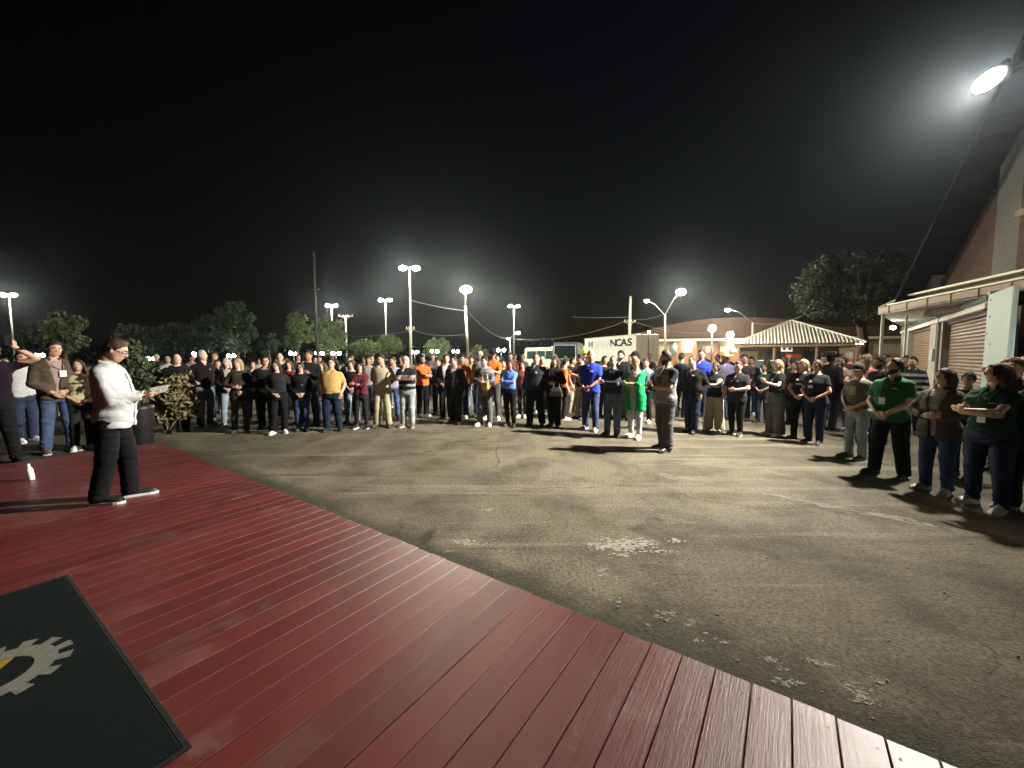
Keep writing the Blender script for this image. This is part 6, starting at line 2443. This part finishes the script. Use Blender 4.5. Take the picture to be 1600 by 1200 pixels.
put(837, 665, 552, 'stout person in black polo and black trousers with arms down', 'the stout person in black polo', g=1.27, belly=.05, arms='down', stance=.14, top=('shirt', (.020, .022, .028)), hem=.86, bottom=('suit', (.014, .015, .02)), shoe=SH_B, hair=('receding', HDB), tone=0,
    extras=(('print', .08, 1.31, .05, .035), ('print', .02, 1.1, .09, .14, (.06, .065, .075))))
X_, B_ = put(866, 667, 556, 'person in black jacket and trousers carrying a grey handbag', 'the person with grey handbag', sex='f', g=1.06, arms=('down', 'claspup'), top=('jacket', BLK), inner=BLK2, bottom=('suit', BLK), shoe=SH_B, hair=('long', HBR), tone=0,
             extras=(('print', .06, 1.30, .05, .035),))
hb2 = empty('handbag', (0, 0, 0))
tag(hb2, 'grey handbag held in front by the person in black jacket', 'handbag')
hb2.matrix_world = X_ @ Matrix.Translation((.14, -.24, .80))
k = MB(); k.add([(-.17, -.06, 0), (.17, -.06, 0), (.17, .06, 0), (-.17, .06, 0), (-.14, -.05, .12), (.14, -.05, .12), (.14, .05, .12), (-.14, .05, .12), (-.10, -.02, .21), (.10, -.02, .21), (.10, .02, .21), (-.10, .02, .21)],
                [(3, 2, 1, 0), (0, 1, 5, 4), (1, 2, 6, 5), (2, 3, 7, 6), (3, 0, 4, 7), (4, 5, 9, 8), (5, 6, 10, 9), (6, 7, 11, 10), (7, 4, 8, 11), (8, 9, 10, 11)])
k.build('bag_body', plain('bag_grey', (.16, .155, .14), .6), hb2)
MB().tube([(-.08, 0, .2), (-.06, 0, .34), (.06, 0, .34), (.08, 0, .2)], .010, 6).build('handle', plain('bag_grey', (.16, .155, .14), .6), hb2)
put(882, 655, 560, 'person in orange shirt turned away behind the handbag', 'the person in orange turned away', g=1.08, face=120, arms='down', top=('tee', ORANGE), bottom=('jeans', BLK2), shoe=SH_W, hair=('short', HB), tone=1)
put(893, 648, 557, 'person in black top turned away beside the orange shirt', 'the person turned away in black', face=100, arms='down', top=('tee', BLK), bottom=('jeans', KHAKI), shoe=SH_W, hair=('short', HB), tone=2)
put(907, 655, 553, 'person in black tee and khaki trousers looking across', 'the person in khaki trousers', arms='phone', face=-40, top=('tee', BLK), bottom=('cargo', KHAKI), shoe=SH_B, hair=('short', HB), tone=2)
put(913, 640, 546, 'person in yellow helmet behind the khaki trousers', 'the person in yellow helmet', top=('tee', DGREY), bottom=('jeans', DJ), hair=('short', HB), tone=1, extras=(('cap', (.72, .48, .06)),))
put(922, 672, 547, 'person in royal blue polo and jeans with hands clasped', 'the person in royal blue polo', g=1.12, belly=.04, arms='clasp', stance=.14, top=('polo', BLUEP), hem=.82, bottom=('jeans', (.04, .06, .12)), shoe=((.22, .19, .15), (.55, .52, .45)), hair=('short', HG), tone=1, yaw=.15,
    extras=(('print', .08, 1.31, .07, .035), ('placket', 1.2)))
put(943, 650, 556, 'person in black behind the royal blue polo', 'the person in black behind blue polo', top=('tee', BLK), bottom=('jeans', DJ), hair=('short', HB), tone=2, face=60)
put(955, 681, 556, 'person in navy denim shirt and blue jeans with folded arms', 'the person in denim shirt', g=1.06, arms='crossed', top=('shirt', (.025, .035, .06)), hem=.93, bottom=('jeans', (.09, .13, .20)), shoe=((.03, .03, .035), (.3, .3, .3)), hair=('receding', HBR), tone=0,
    extras=(('placket', .95),))
put(968, 655, 548, 'tall bearded person in black shirt behind the denim shirt', 'the tall person in black shirt', arms='clasp', top=('shirt', BLK), bottom=('cargo', (.12, .11, .08)), hair=('full', HB), tone=0, beard=HB)
put(991, 684, 557, 'person in bright green cardigan and pale jeans with folded arms', 'the person in green cardigan', sex='f', g=1.08, arms='crossed', step=.05, top=('cardigan', GREENC), inner=(.42, .40, .36), hem=.60, bottom=('slim', (.42, .47, .52)), shoe=((.62, .46, .42), (.72, .66, .62)),
    hair=('tail', HBL), tone=0, glasses=True)
put(990, 655, 549, 'person in black cap behind the green cardigan', 'the person in black cap', face=-60, top=('tee', BLK), bottom=('jeans', BLK2), hair=('short', HB), tone=1, extras=(('cap', BLK),))
put(1007, 660, 560, 'person in grey shirt just behind the green cardigan', 'the person in grey behind green', arms='clasp', top=('shirt', (.20, .23, .27)), bottom=('jeans', BLK), shoe=SH_W, hair=('short', HBR), tone=0)
# ---- the photographer
def raglan():
    m, n, b = new_mat('raglan_shirt')
    co = objco(n)
    sp = N(n, 'ShaderNodeSeparateXYZ'); n.links.new(co, sp.inputs[0])
    ab = N(n, 'ShaderNodeMath', operation='ABSOLUTE'); n.links.new(sp.outputs[0], ab.inputs[0])
    # sleeve seam slants from neck to armpit
    ad = N(n, 'ShaderNodeMath', operation='MULTIPLY_ADD'); n.links.new(sp.outputs[2], ad.inputs[0]); ad.inputs[1].default_value = .55; ad.inputs[2].default_value = -.72
    mx = N(n, 'ShaderNodeMath', operation='MAXIMUM'); n.links.new(ad.outputs[0], mx.inputs[0]); mx.inputs[1].default_value = -.06
    su = N(n, 'ShaderNodeMath', operation='ADD'); n.links.new(ab.outputs[0], su.inputs[0]); n.links.new(mx.outputs[0], su.inputs[1])
    f = noise(n, 9, 3, .6, co)
    grey = mix(n, (.17, .17, .175), (.27, .27, .275), f)
    n.links.new(mix(n, grey, (.03, .03, .034), ramp(n, su.outputs[0], .170, .178)), b.inputs['Base Color'])
    b.inputs['Roughness'].default_value = .9
    b.inputs['Specular IOR Level'].default_value = .15
    bump(n, b, noise(n, 26, 4, .65, co, .6), .35, .02)
    return m


RAG = raglan()
X_, B_ = put(1038, 703, 547, 'bearded person in grey and charcoal shirt with a camera hanging', 'the person with a camera', to=(-7, 3.5, 0), h=.014, g=1.15, belly=.05, arms='camera', stance=.12, step=.06, top=('tee', RAG), hem=.84, bottom=('cargo', (.10, .105, .105)),
             shoe=((.02, .02, .022), (.10, .10, .10)), hair=('short', HDB), tone=1, beard=HB, extras=(('print', .0, 1.24, .15, .12, (.04, .04, .045)),))
cmr = empty('photo_camera', (0, 0, 0))
tag(cmr, 'black camera hanging at the belly of the bearded person in grey', 'camera')
cy = front_y(B_, 0, 1.10, .03) - .07
cmr.matrix_world = X_ @ Matrix.Translation((0, cy, 1.06))
MB().box((0, 0, .05), (.14, .07, .10), None, .012).build('camera_body', BLACKM, cmr)
MB().tube([(0, -.03, .045), (0, -.12, .04)], [.038, .034], 14).build('lens', BLACKM, cmr, True)
MB().box((0, .0, .115), (.05, .05, .035), None, .008).build('viewfinder', BLACKM, cmr)
MB().tube([(-.07, 0, .08), (-.10, .02, .25), (-.085, .14, .42), (0, .23, .45), (.085, .14, .42), (.10, .02, .25), (.07, 0, .08)], .009, 5).build('neck_strap', BLACKM, cmr, True)
# ---- beyond the photographer
put(1079, 676, 556, 'person in long black jacket and navy trousers beside the camera holder', 'the person in long black jacket', g=1.10, belly=.03, arms='pocket', top=('jacket', BLK), inner=(.03, .02, .02), hem=.78, bottom=('suit', (.015, .02, .05)), shoe=SH_B, hair=('receding', HBR), tone=0,
    extras=(('print', .08, 1.33, .05, .03),))
put(1092, 660, 545, 'tall person in royal blue polo and dark glasses at the back', 'the tall person in blue polo', g=1.08, arms='clasp', top=('polo', (.03, .05, .50)), bottom=('jeans', DJ), hair=('short', HBR), tone=0, glasses=True, extras=(('print', -.08, 1.31, .06, .03),))
put(1062, 652, 551, 'person in navy shirt seen from behind near the shops', 'the person in navy shirt', face=170, top=('tee', NAVY), bottom=('jeans', BLK2), hair=('short', HB), tone=2)
put(1128, 655, 550, 'person in wide straw hat and mauve shirt', 'the person in straw hat', g=1.1, face=40, arms='clasp', top=('shirt', (.11, .10, .18)), bottom=('jeans', (.12, .17, .28)), shoe=SH_B, hair=('short', HB), tone=2, extras=(('hat', (.58, .47, .26)),))
put(1114, 674, 565, 'person in dark waistcoat and beige trousers with folded arms', 'the person in dark waistcoat', sex='f', g=1.06, arms='crossed', top=('vest', BLK2), inner=(.32, .28, .22), bottom=('wide', (.40, .35, .26)), shoe=SH_W, hair=('bob', HBR), tone=0)
put(1149, 680, 564, 'stout person in black polo and glasses holding one forearm', 'the person holding a forearm', g=1.2, belly=.04, arms=('down', 'claspup'), top=('polo', BLK2), hem=.80, bottom=('slim', BLK), shoe=((.03, .03, .03), (.62, .6, .56)), hair=('short', (.10, .035, .025)), tone=0, glasses=True,
    extras=(('print', .07, 1.3, .05, .03), ('print', -.06, 1.3, .04, .03)))
put(1160, 656, 553, 'tall person in dark brown shirt behind the black polo', 'the tall person in dark brown', g=1.05, arms='clasp', top=('tee', (.035, .025, .025)), bottom=('jeans', DJ), hair=('full', HB), tone=2)
put(1190, 660, 567, 'person in dark green tee behind the long pale hair', 'the person in dark green tee', sex='f', g=1.1, arms='clasp', top=('tee', (.02, .035, .035)), bottom=('jeans', DJ), hair=('tail', HB), tone=1, yaw=.3)
put(1209, 680, 561, 'person in black printed tee and wide grey trousers', 'the person in wide grey trousers', sex='f', arms=('down', 'phone'), face=-25, top=('tee', BLK), hem=.99, bottom=('wide', (.15, .15, .145)), shoe=SH_W, hair=('long', HBL), tone=0, yaw=.3, pitch=.1,
    extras=(('print', -.02, 1.23, .18, .06), ('print', .05, 1.30, .05, .03)))
put(1237, 662, 564, 'person in black tee between two pale haired people', 'the person between pale haired ones', sex='f', top=('tee', BLK), bottom=('jeans', BLK2), hair=('mid', HDB), tone=1, yaw=-.3)
put(1249, 686, 560, 'person in black printed tee and black trousers holding hands in front', 'the person in black trousers', sex='f', g=1.08, arms='clasp', top=('tee', BLK), bottom=('jeans', BLK), shoe=SH_B, hair=('mid', HBL), tone=0, pitch=.12,
    extras=(('print', -.03, 1.31, .05, .035), ('print', .01, 1.22, .14, .04)))
put(1270, 693, 561, 'person in black tee and navy jeans with hands clasped low', 'the person in navy jeans', sex='f', g=1.1, arms='clasp', h=.018, top=('tee', BLK2), bottom=('jeans', (.015, .022, .055)), shoe=((.04, .04, .04), (.6, .58, .54)), hair=('tail', HBR), tone=1,
    extras=(('print', -.04, 1.31, .05, .05), ('print', -.03, 1.20, .09, .06)))
put(1292, 672, 551, 'tall person in black seen from behind in dark hat', 'the tall person in dark hat', face=165, g=1.05, top=('sweater', BLK), bottom=('jeans', BLK), hair=('short', HB), tone=2, extras=(('hat', BLK),))
put(1311, 672, 556, 'person in taupe tee with folded arms and pale blue trousers', 'the person in taupe tee', sex='f', g=1.12, arms='crossed', top=('tee', (.22, .17, .14)), bottom=('jeans', (.20, .21, .30)), shoe=SH_B, hair=('tail', HDB), tone=1)
put(1334, 716, 567, 'person in grey tee and cap with pale jeans', 'the person in cap and pale jeans', h=.014, face=-15, g=1.03, arms='clasp', top=('tee', (.115, .105, .09)), bottom=('jeans', (.26, .31, .34)), shoe=((.03, .03, .03), (.2, .2, .2)), hair=('short', HDB), tone=1,
    extras=(('cap', (.045, .03, .025)), ('print', .02, 1.26, .12, .16, (.32, .27, .12))))
put(1347, 686, 553, 'person in salmon top and pale cap behind the grey tee', 'the person in pale cap and salmon', top=('tee', (.40, .16, .15)), bottom=('jeans', DJ), hair=('short', HB), tone=2, extras=(('cap', (.24, .16, .12)),))
put(1367, 692, 556, 'bearded person in black tee behind the green polo', 'the bearded person in black', g=1.08, top=('tee', BLK), bottom=('jeans', DJ), hair=('short', HB), tone=2, beard=HB, face=-30)
# ---- the near end of the arc
put(1386, 743, 560, 'bearded person in green polo and black trousers wearing a badge', 'the person in green polo', h=.0125, g=1.17, belly=.04, arms='clasp', stance=.17, top=('polo', (.016, .11, .048)), hem=.83, bottom=('suit', (.010, .011, .012)), shoe=((.02, .02, .02), (.05, .05, .05)), hair=('short', HB), tone=0,
    beard=(.03, .018, .012), pitch=-.16, yaw=-.35, extras=(('badge', -.03, 1.14, (.03, .14, .06)), ('print', .09, 1.33, .07, .015), ('placket', 1.22)))
BST = striped([(.02, .02, .022), (.38, .36, .34), (.02, .02, .022), (.38, .36, .34), (.02, .02, .022), (.38, .36, .34), (.02, .02, .022), (.38, .36, .34), (.02, .02, .022)], [.93, .99, 1.06, 1.12, 1.19, 1.25, 1.32, 1.38], 'black')
put(1419, 678, 557, 'person in black and white striped top by the shutters', 'the person in black and white stripes', h=.018, arms='down', top=('sweater', BST), bottom=('jeans', BLK2), shoe=SH_B, hair=('short', HB), tone=1)
put(1460, 768, 574, 'person in olive cardigan over pale top and blue jeans', 'the person in olive cardigan', sex='f', h=.0125, g=1.14, arms='claspup', stance=.12, top=('coat', (.085, .078, .062)), inner=(.36, .34, .31), hem=.76, bottom=('jeans', (.035, .06, .14)), shoe=((.30, .27, .22), (.4, .36, .3)),
    hair=('long', (.03, .017, .012)), tone=0, yaw=-.25, pitch=-.1)
put(1538, 793, 566, 'person in dark green polo and jeans with folded arms', 'the person in dark green polo', sex='f', h=.0115, g=1.20, arms='crossed', stance=.15, step=.04, top=('polo', (.010, .042, .026)), hem=.93, bottom=('jeans', (.020, .030, .07)), shoe=((.55, .55, .54), (.7, .7, .68)),
    hair=('mid', (.045, .026, .016)), tone=0, yaw=-.55, pitch=-.08, extras=(('print', .08, 1.29, .06, .012), ('badge', .0, 1.10, (.03, .16, .07))))
put(1596, 800, 574, 'person in dark green shirt and grey trousers cut off by the frame', 'the person at the frame edge', h=.014, g=1.12, arms='down', top=('polo', (.010, .04, .022)), bottom=('cargo', (.05, .045, .04)), shoe=((.25, .24, .23), (.5, .48, .46)), hair=('short', HB), tone=1)
put(1572, 738, 560, 'person in black with both arms raised to the head', 'the person with raised arms', h=.016, arms='head', top=('tee', (.03, .014, .02)), bottom=('jeans', BLK2), shoe=SH_B, hair=('short', HB), tone=1)
put(1500, 745, 585, 'person in black shoes mostly hidden behind the dark green polo', 'the person in hidden back row', h=.02, sex='f', arms='behind', top=('tee', BLK), bottom=('jeans', BLK2), shoe=((.03, .03, .03), None), hair=('tail', HB), tone=1)

# ---- people deeper in the crowd: a few bodies, each worn in its own colours
rr = random.Random(21)
cols = [('black', BLK), ('charcoal', DGREY), ('navy', NAVY), ('grey', (.17, .17, .17)), ('brown', (.07, .045, .03)), ('white', (.55, .55, .54)), ('dark green', (.02, .05, .03)),
        ('maroon', MAROON), ('beige', (.34, .29, .21)), ('pale blue', (.20, .26, .36)), ('olive', (.08, .075, .035)), ('teal', (.02, .09, .10)), ('wine red', (.16, .02, .03)), ('mustard', (.36, .22, .03))]
shapes = [dict(sex='m', g=.96, arms=('down', 'phone'), sway=.02), dict(sex='f', g=.95, arms=('pocket', 'down'), sway=-.025), dict(sex='m', g=1.1, arms=('pocket', 'pocket'), sway=.02), dict(sex='f', g=1.04, arms=('down', 'hip'), sway=.03), dict(sex='m', g=1.02, arms=('chest', 'crossed'), sway=-.02),
          dict(sex='m', g=1.04, arms='down'), dict(sex='f', g=1.0, arms='clasp'), dict(sex='m', g=1.14, arms='clasp'), dict(sex='f', g=1.1, arms='crossed'), dict(sex='m', g=1.0, arms='crossed'), dict(sex='m', g=1.08, arms='behind')]
tops = {'tee': 'tee', 'sweater': 'sweater', 'jacket': 'jacket'}
spots = []
for u in range(252, 1050, 15): spots.append((u + rr.uniform(-6, 6), rr.choice((644, 637, 631, 626, 621, 617, 613))))
for u in range(1050, 1290, 21): spots.append((u + rr.uniform(-8, 8), rr.choice((648, 640, 633, 626))))
for u in range(1285, 1420, 17): spots.append((u + rr.uniform(-7, 7), rr.choice((660, 652, 645, 638))))
for u in range(10, 150, 38): spots.append((u + rr.uniform(-8, 8), rr.choice((664, 655, 648))))
used = {}
for (u, vf) in spots:
    P = ground_at(u, vf)
    if any((P - q[0]).length < .52 for q in PEOPLE): continue
    sh = rr.choice(shapes)
    near = min(PEOPLE[:96], key=lambda q: abs(q[1] - u) + .03 * abs(q[0].y - P.y))[2] if PEOPLE else ''
    lab = None
    for _ in range(60):
        cn, cv = rr.choice(cols[:7] if rr.random() < .55 else cols)
        tk = rr.choice(list(tops))
        lab = 'person in %s %s deep behind %s' % (cn, tops[tk], near)
        if lab not in used: break
    used[lab] = 1
    yaw = rr.choice((-.5, -.25, 0.0, .3, .55))
    hr = rr.choice(('short', 'short', 'receding', 'full')) if sh['sex'] == 'm' else rr.choice(('long', 'mid', 'tail', 'bob'))
    Hh = rr.uniform(1.66, 1.82) if sh['sex'] == 'm' else rr.uniform(1.56, 1.68)
    tgt = LOOK - P
    sp = dict(pos=P, rz=math.atan2(tgt.x, -tgt.y) + R(rr.choice((-30, -12, 0, 10, 28))), H=Hh, label=lab, h=.026, top=(tk, cv), inner=rr.choice((WHT, BLK2, GREY)),
              bottom=('jeans', rr.choice((DJ, JN, BLK2, BLK, LJ, KHAKI))), shoe=rr.choice((SH_B, SH_B, SH_W, SH_G)), hair=(hr, rr.choice((HB, HB, HDB, HBR, HBR, HG if sh['sex'] == 'm' else HBL))),
              tone=rr.choice((0, 1, 1, 2)), yaw=yaw, seed=2, group='people deep in the crowd')
    sp.update(sh)
    person(sp, key='deep')
    PEOPLE.append((P, u, 'x'))

# ================================================================== night air
hz = MB()
hz.box((0, 180, 7.2), (860, 500, 17.0))
haze = hz.build('haze', None) if False else link('haze', hz.mesh('haze'))
m = bpy.data.materials.new('night_air')
m.use_nodes = True
n = m.node_tree
n.nodes.remove(n.nodes['Principled BSDF'])
pv_ = n.nodes.new('ShaderNodeVolumePrincipled')
pv_.inputs['Color'].default_value = (.78, .90, 1.0, 1)
pv_.inputs['Density'].default_value = .0003
pv_.inputs['Anisotropy'].default_value = .90
n.links.new(pv_.outputs[0], n.nodes['Material Output'].inputs['Volume'])
haze.data.materials.append(m)
tag(haze, 'thin pale night haze hanging in the air over the yard', 'haze', kind='stuff')
haze.display_type = 'WIRE'
